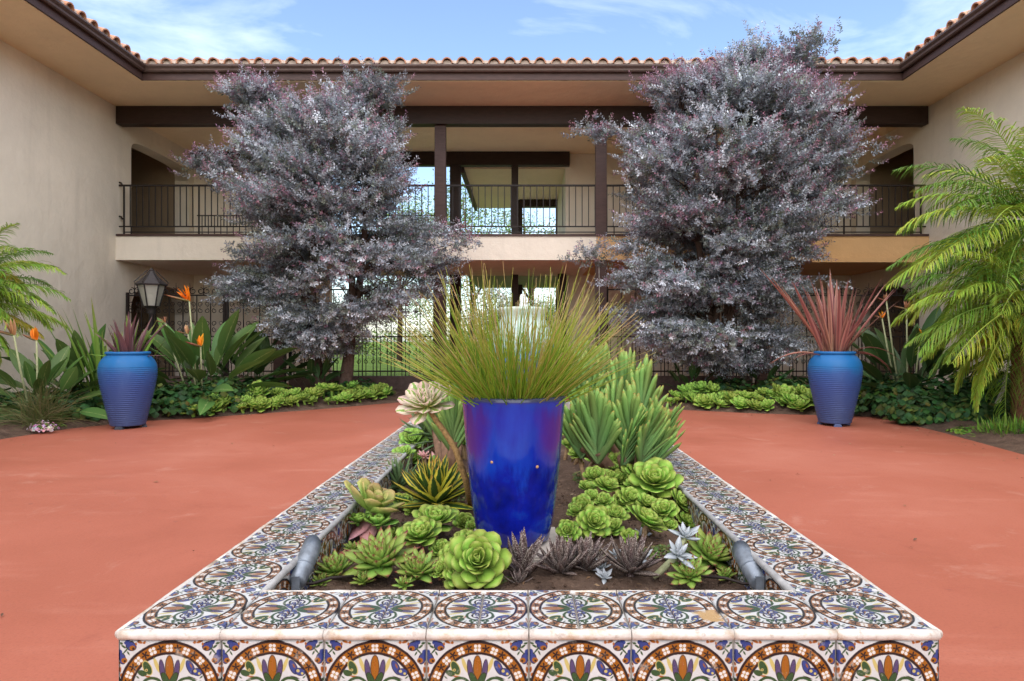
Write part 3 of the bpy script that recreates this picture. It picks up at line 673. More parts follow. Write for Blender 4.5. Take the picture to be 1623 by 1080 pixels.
# ------------------------------------------------------------------ leaves and rosettes
def leaf_mesh(name, mat, Ln, Wd, prof, bend=0, a0=0, cup=.0, thick=.0, nl=6, nw=2, fold=0.0, twist=0.0, ruffle=0.0):
    m = MB(); add_leaf(m, Ln, Wd, prof, bend, a0, cup, thick, nl, nw, fold, twist, ruffle); return m.mesh(name, mat, True)
def add_leaf(m, Ln, Wd, prof, bend=0, a0=0, cup=0, thick=0, nl=6, nw=2, fold=0, twist=0, ruffle=0, M=None, col=None, mi=0):
    x = z = 0; vs = []; uv = []; per = []
    closed = thick > 0
    for i in range(nl+1):
        t = i/nl; a = a0 + bend*t
        if i: x += math.cos(a)*Ln/nl; z += math.sin(a)*Ln/nl
        w = max(prof(t), .0)*Wd/2; tx, tz = -math.sin(a), math.cos(a); tw = twist*t
        def pt(s, off):
            oy = s*w; up = cup*w*s*s + fold*w*abs(s) + off + ruffle*w*math.sin(9*t+3*s)*abs(s)
            y2 = oy*math.cos(tw) - up*math.sin(tw); u2 = oy*math.sin(tw) + up*math.cos(tw)
            return Vector((x+tx*u2, y2, z+tz*u2))
        ring = [(-1+2*j/nw) for j in range(nw+1)]
        th = thick*(min(1, prof(t)*1.4+.05))
        for s in ring: vs.append(pt(s, th*.5*(1-s*s))); uv.append((s*.5+.5, t))
        if closed:
            for s in ring[::-1][1:-1]: vs.append(pt(s, -th*(1-s*s))); uv.append((s*.5+.5, t))
    k = (2*nw) if closed else nw+1
    fs = []
    for i in range(nl):
        for j in range(k if closed else nw):
            fs.append((i*k+j, i*k+(j+1)%k, (i+1)*k+(j+1)%k, (i+1)*k+j))
    if closed: fs.append(tuple(nl*k+j for j in range(k)))
    if M is not None: vs = [M @ v for v in vs]
    m.add(vs, fs, uv, col=col, mi=mi)
def p_spat(t): return (.34+.66*math.sin(min(1,t/.78)*math.pi/2)**1.6) * (1 if t < .78 else math.sqrt(max(0,1-((t-.78)/.235)**2)))
def p_lanc(t): return (.62+.38*math.sin(min(1,t/.4)*math.pi/2)) * (1 if t < .4 else max(.0,1-((t-.4)/.6)**1.7))+.004
def p_swrd(t): return (.55+.45*min(1,t/.3)) * (1 if t < .45 else max(0,1-((t-.45)/.55)**1.8))+.005
def p_strap(t): return (.85+.15*min(1,t/.3)) * (1 if t < .86 else math.sqrt(max(0.02,1-((t-.86)/.145)**2)))
def p_agav(t): return (.75+.25*math.sin(min(1,t/.5)*math.pi/2)) * (1 if t < .5 else max(0,1-((t-.5)/.5)**1.5))+.004
LEAF = dict(
    aeo=[leaf_mesh('leaf', M_AEO, 1, .66, p_spat, bend=b, cup=.16, thick=.032, nl=6, nw=2) for b in (.15,.3,.45)],
    aeob=[leaf_mesh('leaf', M_AEO_B, 1, .72, p_spat, bend=b, cup=.20, thick=.05, nl=6, nw=2) for b in (.25,.45)],
    agv=[leaf_mesh('leaf', M_AGV, 1, .40, p_lanc, bend=b, cup=.30, thick=.08, nl=6, nw=2) for b in (.15,.4)],
    tig=[leaf_mesh('leaf', M_TIG, 1, .20, p_lanc, bend=b, cup=.45, thick=.05, nl=6, nw=2) for b in (.1,.45)],
    sil=[leaf_mesh('leaf', M_SIL, 1, .40, p_lanc, bend=b, cup=.35, thick=.10, nl=5, nw=2) for b in (.2,.5)],
    var=[leaf_mesh('leaf', M_VAR, 1, .27, p_agav, bend=b, cup=.30, thick=.03, nl=7, nw=2) for b in (.05,.3)],
    sun=[leaf_mesh('leaf', M_SUN, 1, .50, p_spat, bend=b, cup=.22, thick=.05, nl=6, nw=2) for b in (.3,.5)],
    ruf=[leaf_mesh('leaf', M_RUF, 1, .62, p_spat, bend=b, cup=.2, thick=.05, nl=6, nw=4, ruffle=.12) for b in (.3,.5)],
    aloe=[leaf_mesh('leaf', M_ALOE, 1, .13, p_lanc, bend=b, cup=.4, thick=.03, nl=6, nw=2) for b in (-.3,.3)],
)
DRYL = [leaf_mesh('leaf', M_WITHER, 1, .45, p_spat, bend=b, cup=.5, thick=.02, nl=6, nw=2, ruffle=.2) for b in (-.5,.3)]
BUD = {}
def bud_mesh(kind, mat):
    if kind not in BUD:
        m = MB(); m.lathe([(.0,-.25),(.10,-.22),(.12,-.08),(.10,0),(.06,.05),(0,.07)], 8); BUD[kind] = m.mesh('rosette', mat, True)
    return BUD[kind]
MATK = dict(aeo=M_AEO, aeob=M_AEO_B, agv=M_AGV, tig=M_TIG, sil=M_SIL, var=M_VAR, sun=M_SUN, ruf=M_RUF, aloe=M_ALOE)
def rosette(parent, kind, loc, rad, n=30, e0=4, e1=80, s1=.30, tilt=(0,0), rz=None, name='rosette', pw=1.0):
    o = put(name, bud_mesh(kind, MATK[kind]), parent, loc, (Matrix.Rotation(tilt[1],3,'Y') @ Matrix.Rotation(tilt[0],3,'X') @ Matrix.Rotation(random.uniform(0,6) if rz is None else rz,3,'Z')).to_euler(), rad)
    for i in range(n):
        t = (i/(n-1))**pw; e = R(e0+(e1-e0)*t + random.uniform(-5,5)); s = (1+(s1-1)*t)*random.uniform(.92,1.06)
        ph = i*2.39996+random.uniform(-.1,.1); r0 = .05*(1-t)
        put('leaf', random.choice(LEAF[kind]), o, (r0*math.cos(ph), r0*math.sin(ph), -.04+.05*t), Euler((random.uniform(-.1,.1), -e, ph)), s)
    return o
def stem_tube(parent, pts, r, mat=None, name='stem'):
    m = MB(); m.tube(pts, r, 8); return m.build(name, mat or M_STEM, parent, smooth=True)
M_STEM = plain('succulent_stem', (.30,.20,.11), .85, 0, 60, .35, .6)
M_STEMG = plain('pale_green_stem', (.34,.36,.20), .7, 0, 40, .2, .3)
def at_soil(px_, py_, hgt):      # a head seen at this pixel, held hgt above the soil
    z = SZ+hgt; Yd = F*(H-z)/(py_-CY); return Vector(((px_-CX)/F*Yd, Yd, z))
def clump(name, label, cat, heads, kind, n=30, group=None, stems=True, **kw):
    base = None; pts = []
    for (x, y, d, h, *tl) in heads:
        q = at_soil(x, y, h); pts.append((q, d*.60/F*q.y, tl))
    c = sum((q for q, *_ in pts), Vector())/len(pts); c.z = SZ
    t = thing(name, label, cat, c, 0, group)
    for q, r, tl in pts:
        l = q - c
        if stems and l.z > .02: stem_tube(t, [Vector((l.x*.75, l.y*.75+.01, -.02)), Vector((l.x*.9, l.y*.93, l.z*.5)), l-Vector((0,0,r*.1))], [.011,.010,.010])
        if tl: tx, ty = tl[0]
        else: tx, ty = random.uniform(.3,.75), random.uniform(-.3,.3)
        ro = rosette(t, kind, l, r, n+14, tilt=(tx, ty), **kw)
        for k in range(random.randint(1,4)):
            put('leaf', random.choice(DRYL), ro, (0,0,-.08), Euler((random.uniform(-.5,.5), R(random.uniform(8,38)), random.uniform(0,6.28))), random.uniform(.7,.95))
    return t
# --- aeonium clumps
clump('aeonium', 'cluster of bright green aeonium rosettes between the blue pot and the tiled edge', 'succulent', [
    (979,737,44,.13),(943,757,36,.12),(961,772,40,.11),(938,790,28,.09),(957,797,32,.08),(996,791,36,.09),(1037,766,76,.13,(.55,-.05)),
    (1025,801,40,.08),(1052,812,42,.07),(976,819,36,.06),(955,822,30,.05),(941,830,52,.07,(.8,.2)),(924,805,38,.07),(1011,756,48,.12),
    (1075,797,40,.08,(.4,.9)),(985,762,34,.10),(918,722,34,.13),(1000,720,34,.15),(970,745,34,.12),(1020,780,36,.09),(985,800,34,.07),(1060,775,40,.10),(1005,772,34,.10),(965,760,30,.11),(1045,790,36,.08),(972,838,34,.04),(960,842,26,.03),(930,775,30,.10),(1040,820,34,.05),(1058,835,32,.03)], 'aeo', 30)
clump('aeonium', 'small pair of lime aeonium heads beside the foot of the blue pot', 'succulent', [(901,843,38,.05,(.9,-.3)),(921,852,26,.03),(912,812,26,.06)], 'aeo', 26)
clump('aeonium', 'tilted yellow-green aeonium head on a brown stub amid the cluster', 'succulent', [(1023,829,62,.07,(.15,.5)),(998,853,28,.03,(.7,0))], 'aeo', 28)
clump('aeonium', 'two pale green cupped aeonium rosettes beside the variegated agave and blue pot', 'succulent', [(690,829,66,.06,(.25,.05)),(667,852,66,.055,(.35,-.15)),(698,872,34,.025)], 'aeo', 32)
clump('aeonium', 'large lime aeonium rosette at the planter front facing outward, with side heads', 'succulent', [(758,892,92,.06,(.85,.0)),(722,888,56,.05,(.6,-.5)),(731,913,58,.025,(.6,0)),(742,864,54,.03,(.2,.1)),(700,905,30,.03)], 'aeo', 34)
clump('aeonium', 'small deep green aeonium under the sprawling narrow aloe', 'succulent', [(655,700,44,.12),(640,722,34,.10),(700,742,30,.05)], 'aeob', 24)
# --- red tipped rosettes
def single(name, label, kind, x, y, d, h, n, tilt=(.3,0), group=None, cat='succulent', **kw):
    q = at_soil(x, y, h); t = thing(name, label, cat, (q.x, q.y, SZ), 0, group)
    if h > .02: stem_tube(t, [(0,0,-.02),(0,0,h)], .012)
    rosette(t, kind, (0,0,h), d/2/F*q.y, n, tilt=tilt, **kw); return t
single('red_tipped_succulent', 'largest green rosette with dark red leaf tips, under the pink-leaved succulent', 'agv', 602, 893, 138, .035, 44, (.35,-.1), e1=80, s1=.45)
single('red_tipped_succulent', 'red-tipped green rosette tucked between the large rosette and the lime aeonium', 'agv', 662, 908, 100, .02, 40, (.3,.1), e1=80, s1=.45)
single('red_tipped_succulent', 'red-tipped green rosette beside the grey garden spotlight near pink leaves', 'agv', 532, 906, 84, .02, 38, (.25,-.2), e1=85, s1=.55)
single('red_tipped_succulent', 'small red-tipped offset below the pink-leaved succulent', 'agv', 577, 922, 50, .01, 24, (.2,0), e1=80, s1=.5)
single('red_tipped_succulent', 'red-tipped green rosette behind the grey spotlight near silver rosettes', 'agv', 1124, 884, 112, .03, 40, (.45,.2), e1=80, s1=.45)
single('red_tipped_succulent', 'low flat red-tipped rosette touching the front tiles near the silver leaves', 'agv', 1092, 914, 88, .02, 36, (.4,-.1), e1=75, s1=.4)
for (x, y, d, lb) in ((1150,915,46,'small red-tipped offset by the spotlight cable'),(560,872,44,'small red-tipped offset under the drooping pink leaves'),(640,928,44,'small red-tipped offset at the front tiles'),(508,925,44,'tiny red-tipped offset wedged beside the grey spotlight')):
    single('red_tipped_succulent', lb, 'agv', x, y, d, .008, 22, (.25,0), e1=80, s1=.5)
for (x, y, d, lb) in ((640,800,40,'small lime aeonium between the pink-leaved succulent and agave'),(735,830,34,'small lime aeonium touching the blue pot'),(1090,830,36,'small lime aeonium against the tiles below the cluster'),(620,850,30,'tiny lime aeonium beside a fallen pink leaf')):
    clump('aeonium', lb, 'succulent', [(x,y,d,.02),(x+14,y+8,d*.7,.012)], 'aeo', 22)
# --- variegated agave
single('variegated_agave', 'spiky agave with yellow-edged green leaves beside the blue pot', 'var', 692, 796, 178, .03, 44, (.12,0), e0=4, e1=82, s1=.78, pw=.8)
# --- dark speckled aloes
for (x, y, d, n, lb) in ((828,908,118,15,'dark brown speckled aloe with few spread leaves before the blue pot'),
                         (890,905,92,40,'dense dark speckled aloe with fine pale-edged leaves'),
                         (928,900,92,30,'dark speckled aloe clump next to the silver rosettes'),
                         (1000,905,100,34,'tall dark speckled aloe between the silver rosettes')):
    single('speckled_aloe', lb, 'tig', x, y, d*1.3, .015, n, (.15,0), e0=20, e1=85, s1=.85)
single('speckled_aloe', 'tiny dark speckled aloe at the front tiles', 'tig', 822, 925, 60, .01, 20, (.15,0), e0=15, e1=80, s1=.6)
# --- silver rosettes
sv = thing('silver_succulent', 'powdery silver rosettes on a leaning pale green stem', 'succulent', at_soil(1035,915,0))
b0 = at_soil(1035,915,0)
h1, h2 = at_soil(1075,880,.07)-b0, at_soil(1086,851,.10)-b0
stem_tube(sv, [(0,0,.0),(.02,.0,.015),h1*.55+Vector((0,0,.0)),h1], [.009,.010,.010,.008], M_STEMG); stem_tube(sv, [h1*.8,h2], .008, M_STEMG)
rosette(sv, 'sil', h1, 34/F*b0.y, 16, e0=0, e1=70, tilt=(.6,.2)); rosette(sv, 'sil', h2, 32/F*b0.y, 16, e0=5, e1=75, tilt=(.3,.1))
for (x, y, d, h, lb) in ((1013,888,56,.018,'silver rosette standing among the dark speckled aloes'),(1018,850,40,.018,'small silver rosette behind the dark aloes'),
                         (958,916,42,.01,'silver rosette lying at the front tiles'),(955,900,38,.02,'grey-green silver offset among the dark aloes'),(975,880,32,.018,'pale silver rosette beside a dark aloe tip')):
    single('silver_succulent', lb, 'sil', x, y, d, h, 15, (.4,random.uniform(-.3,.3)), e0=5, e1=70)
# --- pink leaved succulent
pk = thing('pink_leaf_succulent', 'ruffled green succulent with broad drooping pink lower leaves', 'succulent', at_soil(585,850,0))
b0 = at_soil(585,850,0)
l1 = at_soil(588,808,.09)-b0; stem_tube(pk, [(0,0,-.02),l1*.6,l1], .014)
rosette(pk, 'ruf', l1, 64/F*b0.y, 22, e0=15, e1=75, tilt=(.0,.35))
rosette(pk, 'aeob', at_soil(567,828,.06)-b0, 26/F*b0.y, 20); rosette(pk, 'aeob', at_soil(600,832,.06)-b0, 30/F*b0.y, 22)
pm = leaf_mesh('leaf', M_PINK, 1, .42, p_agav, bend=.5, cup=.25, thick=.05, nl=7, nw=2)
for (ph, e, s) in ((-1.9,-.62,.14),(-1.45,-.7,.15),(-2.5,-.3,.11),(.2,.1,.085)):
    put('leaf', pm, pk, l1*.75, Euler((0,-e,ph)), s)
for (x, y, d) in ((690,728,34),(672,724,30)): single('pink_rosette', 'larger dusky pink rosette under the narrow aloe leaves' if d > 32 else 'smaller dusky pink rosette beside the red-tipped rosettes', 'sil', x, y, d, .08, 16, (.4,0)) 
for o in list(bpy.data.objects):
    if o.name.startswith('pink_rosette'):
        for ch in o.children_recursive:
            if ch.type == 'MESH' and ch.name.startswith('leaf'):
                for sl in ch.material_slots: sl.link = 'OBJECT'; sl.material = M_PINK
# --- sunburst aeonium on a tall stem
b0 = SG(748,800); sb = thing('sunburst_aeonium', 'cream and yellow variegated rosette on a tall bent rough stem', 'succulent', b0)
Yh = 2.13; hd = P(676,642,Yh)-b0
stem_tube(sb, [(0,0,-.02), P(738,760,2.2)-b0, P(722,712,2.17)-b0, P(703,682,2.14)-b0, P(688,662,Yh)-b0, hd], [.012,.012,.011,.010,.009,.008], plain('rough_orange_stem',(.36,.22,.09),.9,0,90,.5,.8))
rosette(sb, 'sun', hd, 50/F*Yh, 44, e0=-8, e1=78, s1=.32, tilt=(.62,-.12))
# --- narrow aloe and dark aloe left
single('narrow_leaf_aloe', 'dark green narrow-leaved aloe beside the variegated agave', 'aloe', 632, 772, 120, .02, 34, (0,-.2), e0=10, e1=80, s1=.8)
sa = thing('narrow_leaf_aloe', 'sprawling narrow-leaved aloe leaning over the tiled rim behind the pale rosette', 'succulent', SG(705,738))
for k, (dx, dy, dz) in enumerate(((0,0,.14),(-.06,.1,.16),(.03,.14,.2),(-.12,.18,.15))):
    stem_tube(sa, [(dx*.5,dy*.5,-.02),(dx,dy,dz)], .014)
    rosette(sa, 'aloe', (dx,dy,dz), .22, 20, e0=2, e1=75, s1=.75, tilt=(.1,-.35))

for k, (x, y, lb) in enumerate(((-.30,3.6,'aeonium clump in the planter beside the fountain urn'),(.15,3.55,'aeonium clump in the planter behind the fan aloe'),(-.25,4.3,'aeonium clump behind the fountain urn by the tiled rim'),(.30,4.2,'aeonium clump between the fountain urn and tiled rim'),(-.1,5.2,'aeonium clump at the far end of the planter'))):
    t = thing('aeonium', lb, 'succulent', (x, y, SZ))
    for j in range(7):
        q = Vector((random.gauss(0,.12), random.gauss(0,.16), random.uniform(.03,.10))); stem_tube(t, [(q.x*.8,q.y*.8,-.02), q], .011); rosette(t, 'aeo' if k % 2 else 'aeob', q, random.uniform(.05,.09), 34, tilt=(random.uniform(0,.5), random.uniform(-.4,.4)))
# --- fan aloes: strap leaves in flat fans on short brown trunks
FANL = [leaf_mesh('leaf', M_FAN, 1, .112, p_strap, bend=b, cup=.12, thick=.022, nl=7, nw=2) for b in (-.12,.05,.2)]
def fan_aloe(label, base, fans):
    t = thing('fan_aloe', label, 'succulent', base)
    for (dx, dy, dz, L0, rz, tilt, n) in fans:
        p = Vector((dx,dy,dz)); stem_tube(t, [(dx*.35,dy*.35,-.03), p*.6+Vector((0,0,-.01)), p], [.026,.022,.02], M_TRUNK, 'trunk')
        for i in range(n):
            f = (i/(n-1))*2-1; a = f*R(34) + random.uniform(-.05,.05)
            # leaf along +X turned up, fanned in a vertical plane turned by rz, leaned back by tilt
            Mx = Matrix.Rotation(rz,3,'Z') @ Matrix.Rotation(tilt,3,'X') @ Matrix.Rotation(-math.pi/2 + a + random.uniform(-.04,.04),3,'Y') @ Matrix.Rotation(math.pi/2 if random.random() < .5 else -math.pi/2,3,'X')
            put('leaf', random.choice(FANL), t, p + Vector((0,0,-.05+.085*(1-abs(f)))), Mx.to_euler(), L0*(1-.22*abs(f))*random.uniform(.88,1.08))
    return t
M_TRUNK = plain('ringed_brown_trunk', (.17,.10,.065), .95, 0, 35, .4, .8)
fb = at_soil(960,716,0.0); fb = Vector((fb.x, 2.95, SZ))
fans = []
for (x, y, Yd, L0, rz, tl) in ((922,694,2.8,.29,.2,.15),(947,702,2.72,.30,-.3,.25),(970,690,2.9,.33,.5,.1),(1000,700,2.8,.31,-.2,.3),(1032,712,2.8,.29,.1,.5),(1015,704,2.7,.27,.5,.6),(1040,700,2.95,.28,.6,.5),(985,712,2.7,.26,.9,.5),
                               (930,640,3.15,.32,.4,.1),(985,640,3.25,.34,-.4,.1),(1015,655,3.15,.34,.3,.15),(1040,685,3.05,.26,-.3,.45),(955,625,3.4,.36,.1,.05),(1000,628,3.5,.33,.6,.0),(925,610,3.6,.34,-.2,0)):
    q = P(x, y+14, Yd)-fb; fans.append((q.x,q.y,q.z,L0*.86,rz,tl,18))
fan_aloe('large fan aloe with upright blue-green strap leaves behind the blue pot', fb, fans)
fb2 = Vector((P(712,700,2.75).x, 2.75, SZ)); fans = []
for (x, y, Yd, L0, rz, tl) in ((718,700,2.7,.22,.3,.2),(705,690,2.95,.24,-.3,.1),(728,688,3.0,.25,.1,.1),(690,680,3.2,.22,.5,.1)):
    q = P(x, y, Yd)-fb2; fans.append((q.x,q.y,q.z,L0,rz,tl,10))
fan_aloe('smaller fan aloe half hidden by the blue pot and pale rosette', fb2, fans)

def mat_patch(label, px_, py_, rx, ry, n, cols, seed):
    rd = random.Random(seed); q0 = SG(px_, py_); m = MB()
    for i in range(n):
        a = rd.uniform(0,6.28); k = math.sqrt(rd.random()); p = Vector((rx*k*math.cos(a), ry*k*math.sin(a), .006+.022*(1-k*k)*rd.random())); sz = rd.uniform(.005,.011)
        q = Vector((rd.gauss(0,.5),rd.gauss(0,.5),1)).to_track_quat('Z','Y'); c = tuple(x*rd.uniform(.7,1.3) for x in rd.choice(cols))
        m.add([p+q@Vector((sz*math.cos(b)*(.6 if j%2 else 1), sz*math.sin(b)*(.6 if j%2 else 1), 0)) for j in range(6) for b in (j*math.pi/3,)]+[p+q@Vector((0,0,sz*.6))], [(6,j,(j+1)%6) for j in range(6)], col=c)
    t = thing('stonecrop_mat', label, 'succulent', (q0.x, q0.y, SZ)); o = m.build('leaf_mat', M_LEAFCOL, t); o['kind'] = 'stuff'
for k, (x, y, rx, ry, lb) in enumerate(((640,845,.09,.10,'low stonecrop mat beside the pink-leaved succulent'),(720,785,.08,.14,'low stonecrop mat between the agave and the blue pot'),(925,880,.08,.05,'low stonecrop mat at the pot slab by the speckled aloes'),
    (1095,815,.05,.16,'low stonecrop mat along the inner tiles below the cluster'),(930,760,.07,.16,'low stonecrop mat behind the blue pot'),(1060,880,.10,.06,'low stonecrop mat around the leaning silver stem'),(1150,890,.07,.09,'low stonecrop mat beside the spotlight near silver rosettes'),(760,925,.10,.03,'low stonecrop mat along the front tiles under the lime rosette'))):
    mat_patch(lb, x, y, rx, ry, 420, [(.09,.13,.035),(.12,.17,.04),(.13,.10,.05),(.16,.15,.06)], 300+k)
# ------------------------------------------------------------------ pots
def pot_glaze():
    m, n, b = newmat('cobalt_glaze'); g = coords(n, 'Object'); sp = nd(n, 'ShaderNodeSeparateXYZ'); n.links.new(g, sp.inputs[0])
    mpn = nd(n, 'ShaderNodeMapping'); mpn.inputs['Scale'].default_value = (9,9,2.2); n.links.new(g, mpn.inputs['Vector'])
    drip = noise(n, 2.2, 6, .6, mpn.outputs[0]); blot = noise(n, 7, 5, .65, g)
    c = ramp(n, blot, [(.3,(.003,.004,.09)),(.55,(.004,.010,.24)),(.75,(.006,.05,.33))])
    zz = mth(n,'ADD', sp.outputs[2], mth(n,'MULTIPLY', mth(n,'SUBTRACT', drip, .5), .25))
    up = ramp(n, zz, [(.22,(0,0,0)),(.27,(1,1,1))]); c = mix(n, mth(n,'MULTIPLY', up, .75), c, ramp(n, drip, [(.3,(.005,.014,.27)),(.7,(.008,.055,.42))]))
    ax = mth(n,'ABSOLUTE', mth(n,'ADD', sp.outputs[0], mth(n,'MULTIPLY', mth(n,'SUBTRACT', blot, .5), .09)))
    pz = mth(n,'MULTIPLY', ramp(n, ax, [(.065,(0,0,0)),(.115,(1,1,1))]), mth(n,'MULTIPLY', ramp(n, zz, [(.24,(0,0,0)),(.30,(1,1,1))]), ramp(n, zz, [(.40,(1,1,1)),(.46,(0,0,0))])))
    c = mix(n, mth(n,'MULTIPLY', pz, .7), c, (.06,.008,.15))
    rim = ramp(n, sp.outputs[2], [(.462,(0,0,0)),(.470,(1,1,1))]); c = mix(n, rim, c, (.03,.035,.07))
    n.links.new(c, b.inputs['Base Color']); b.inputs['Roughness'].default_value = .10
    b.inputs['Specular IOR Level'].default_value = .45
    bump(n, b, mth(n,'ADD', drip, mth(n,'MULTIPLY', noise(n, 30, 3, .5, g), .15)), .10, .01); return m
pc = SG(817, 868); pc.y = 2.13; pc.x = P(814,0,2.13).x
boxpart('pot_slab', M_CONC, None, pc.x-.14, pc.x+.15, pc.y-.18, pc.y+.15, SZ-.05, SZ+.022, bev=.006)
tag(bpy.data.objects['pot_slab'], 'small square concrete slab under the blue glazed pot', 'slab')
pot = thing('blue_glazed_pot', 'tall glossy cobalt blue glazed pot with purple patches in the planter', 'pot', (pc.x, pc.y, SZ+.023))
m = MB(); m.lathe([(.0,0),(.10,0),(.118,.012),(.128,.06),(.140,.14),(.151,.24),(.160,.34),(.166,.42),(.170,.462),(.173,.474),(.168,.480),(.160,.476),(.155,.462),(.150,.40),(0,.40)], 64)
m.build('pot_body', pot_glaze(), pot, True)
m = MB()
for px_, py_ in ((776,734),(857,742)):
    q = P(px_, py_, pc.y-.152)-Vector((pc.x,pc.y,SZ+.023)); d = Vector((q.x,q.y,0)).normalized(); rr = .1545
    c = Vector((d.x*rr, d.y*rr, q.z))
    o = MB(); o.lathe([(0,.002),(.0035,.0015),(.005,0),(.005,-.003)], 10); o.build('drip_mark', plain('bare_clay_mark',(.45,.25,.12)), pot, True, c, Vector(d).to_track_quat('Z','Y').to_euler())
gs = MB()
for i in range(680):
    ph = random.uniform(0,6.283); u = random.random()**.85; lean = R(2+62*u*random.uniform(.8,1.08)); r0 = .03+.085*math.sqrt(random.random())*(1-.5*u)
    bx, by = r0*math.cos(ph+random.uniform(-.6,.6)), r0*math.sin(ph+random.uniform(-.6,.6)); ln = random.uniform(.33,.54)*(1-.12*u)
    d0 = Vector((math.sin(lean)*math.cos(ph), math.sin(lean)*math.sin(ph), math.cos(lean))); droop = random.uniform(-.01,.03)*u; bendv = Vector((random.gauss(0,.02),random.gauss(0,.02),0)) if random.random() < .9 else Vector((random.gauss(0,.09),random.gauss(0,.09),-.05))
    pts = []; p = Vector((bx,by,0)); seg = 5
    for s in range(seg+1):
        pts.append(p.copy()); dd = (d0 + Vector((0,0,-1))*droop*s + bendv*s).normalized(); p = p + dd*ln/seg
    base = random.choice([(.24,.37,.03),(.28,.42,.035),(.18,.33,.03),(.36,.43,.05),(.42,.36,.07)])
    tip = random.choice([(.58,.40,.18),(.62,.46,.24),(.46,.42,.10)]); tt = random.uniform(.68,1.15); w = random.uniform(.0020,.0036)
    cols = []
    for s in range(seg+1):
        t = s/seg; k = min(1,max(0,(t-tt+.2)/.3)); c = tuple(base[q]*(1-k)+tip[q]*k for q in range(3)); cols += [c]*3
    gs.tube(pts, [w*(1-.75*s/seg) for s in range(seg+1)], 3, cap=False, col=cols)
gr = thing('grass_tuft', 'arching tuft of fine green and straw blades growing from the blue glazed pot', 'grass plant', (pc.x, pc.y, SZ+.023+.405))
o = gs.build('blade', M_FINE, gr, True); o['kind'] = 'stuff'
m = MB(); m.lathe([(0,.012),(.08,.010),(.152,0)], 24); m.build('pot_soil', M_SOIL, gr, True, (0,0,-.002))

# matte blue urns
def urn_mat():
    m, n, b = newmat('matte_blue_urn'); g = coords(n,'Object'); sp = nd(n,'ShaderNodeSeparateXYZ'); n.links.new(g, sp.inputs[0])
    nz = noise(n, 5, 6, .65, g)
    zz = mth(n,'ADD', sp.outputs[2], mth(n,'MULTIPLY', mth(n,'SUBTRACT', nz, .5), .18))
    c = ramp(n, zz, [(.0,(.045,.065,.15)),(.45,(.035,.065,.21)),(.62,(.03,.085,.27)),(.72,(.015,.125,.33)),(.9,(.012,.115,.32))])
    c = mix(n, mth(n,'MULTIPLY', ramp(n, noise(n, 16, 6, .7, g), [(.55,(0,0,0)),(.72,(1,1,1))]), .3), c, (.08,.14,.30))
    n.links.new(c, b.inputs['Base Color']); b.inputs['Roughness'].default_value = .42
    return m
M_URN = urn_mat()
def urn_mesh():
    key = [(0,.0),(.185,.0),(.19,.01),(.215,.12),(.25,.28),(.285,.44),(.308,.58),(.315,.66),(.308,.73),(.288,.785),(.255,.825),(.232,.845)]
    zs = np.linspace(.01,.84,150); rs = np.interp(zs, [k[1] for k in key[2:]], [k[0] for k in key[2:]])
    rs = np.convolve(np.pad(rs,4,'edge'), np.ones(9)/9, 'valid')
    rib = np.where((zs>.04)&(zs<.72), .0035*np.sin(zs*2*np.pi/.0235), 0)
    prof = [(0,0),(.18,0)] + [(float(r+k), float(z)) for r, k, z in zip(rs, rib, zs)] + [(.226,.848),(.228,.858),(.240,.862),(.244,.876),(.238,.89),(.222,.894),(.208,.888),(.204,.86),(.20,.80),(0,.79)]
    m = MB(); m.lathe(prof, 56); return m.mesh('urn_body', M_URN, True)
UM = urn_mesh(); M_FOOT = plain('dark_pot_foot', (.04,.045,.06), .8)
def urn(loc, label, fm):
    t = thing('blue_urn', label, 'urn', loc, random.uniform(0,6), 'matte blue urns on the paving')
    put('urn_body', UM, t, (0,0,.032))
    for k in range(3):
        a = 2.1*k + .7; m = MB()
        m.add([(x*.5,y,z) for z, s in ((0,1.15),(.025,1),(.036,.75)) for x, y in ((-.05*s,-.04*s),(.05*s,-.04*s),(.05*s,.04*s),(-.05*s,.04*s))], [(3,2,1,0),(8,9,10,11)]+[(l*4+i,l*4+(i+1)%4,(l+1)*4+(i+1)%4,(l+1)*4+i) for l in range(2) for i in range(4)])
        m.build('pot_foot', fm, t, False, (.17*math.cos(a), .17*math.sin(a), 0), (0,0,a))
    return t
UL, UR = G(203,678), G(1323,674)
urn(UL, 'ribbed matte blue urn holding a low purple sword-leaved plant', M_FOOT)
urn(UR, 'ribbed matte blue urn holding a tall red sword-leaved plant', M_URN)
def swords(name, label, base, specs, mats, soil_r=None, cat='plant'):
    t = thing(name, label, cat, base)
    for (ph, lean, L0, w, bend) in specs:
        me = leaf_mesh('leaf', random.choice(mats), L0, w, p_swrd, bend=-bend, fold=.45, nl=9, nw=2, twist=random.uniform(-.5,.5))
        put('leaf', me, t, (.4*(soil_r or .25)*math.cos(ph)+random.uniform(-.05,.05), .4*(soil_r or .25)*math.sin(ph)+random.uniform(-.05,.05), 0), Euler((random.uniform(-.5,.5), -(math.pi/2-lean), ph)))
    if soil_r: m = MB(); m.lathe([(0,.01),(soil_r,0)], 20); m.build('pot_soil', M_SOIL, t)
    return t
sp = [(random.uniform(0,6.28), R(random.uniform(0,38)), random.uniform(.34,.60), random.uniform(.04,.055), random.uniform(0,.3)) for _ in range(34)]
sp += [(0.0,R(75),.45,.03,.3),(3.1,R(80),.5,.02,.1),(.2,R(85),.4,.02,.1)]
swords('purple_flax', 'short purple-brown sword-leaved plant in the purple-plant urn', UL+Vector((0,0,.83)), sp, [M_FLAXP,M_FLAXP,M_FLAXP,M_FLAXG], .2)
sp = [(random.uniform(0,6.28), R(30*random.random()**1.3+2), random.uniform(.6,1.2), random.uniform(.040,.058), random.uniform(0,.3)) for _ in range(50)]
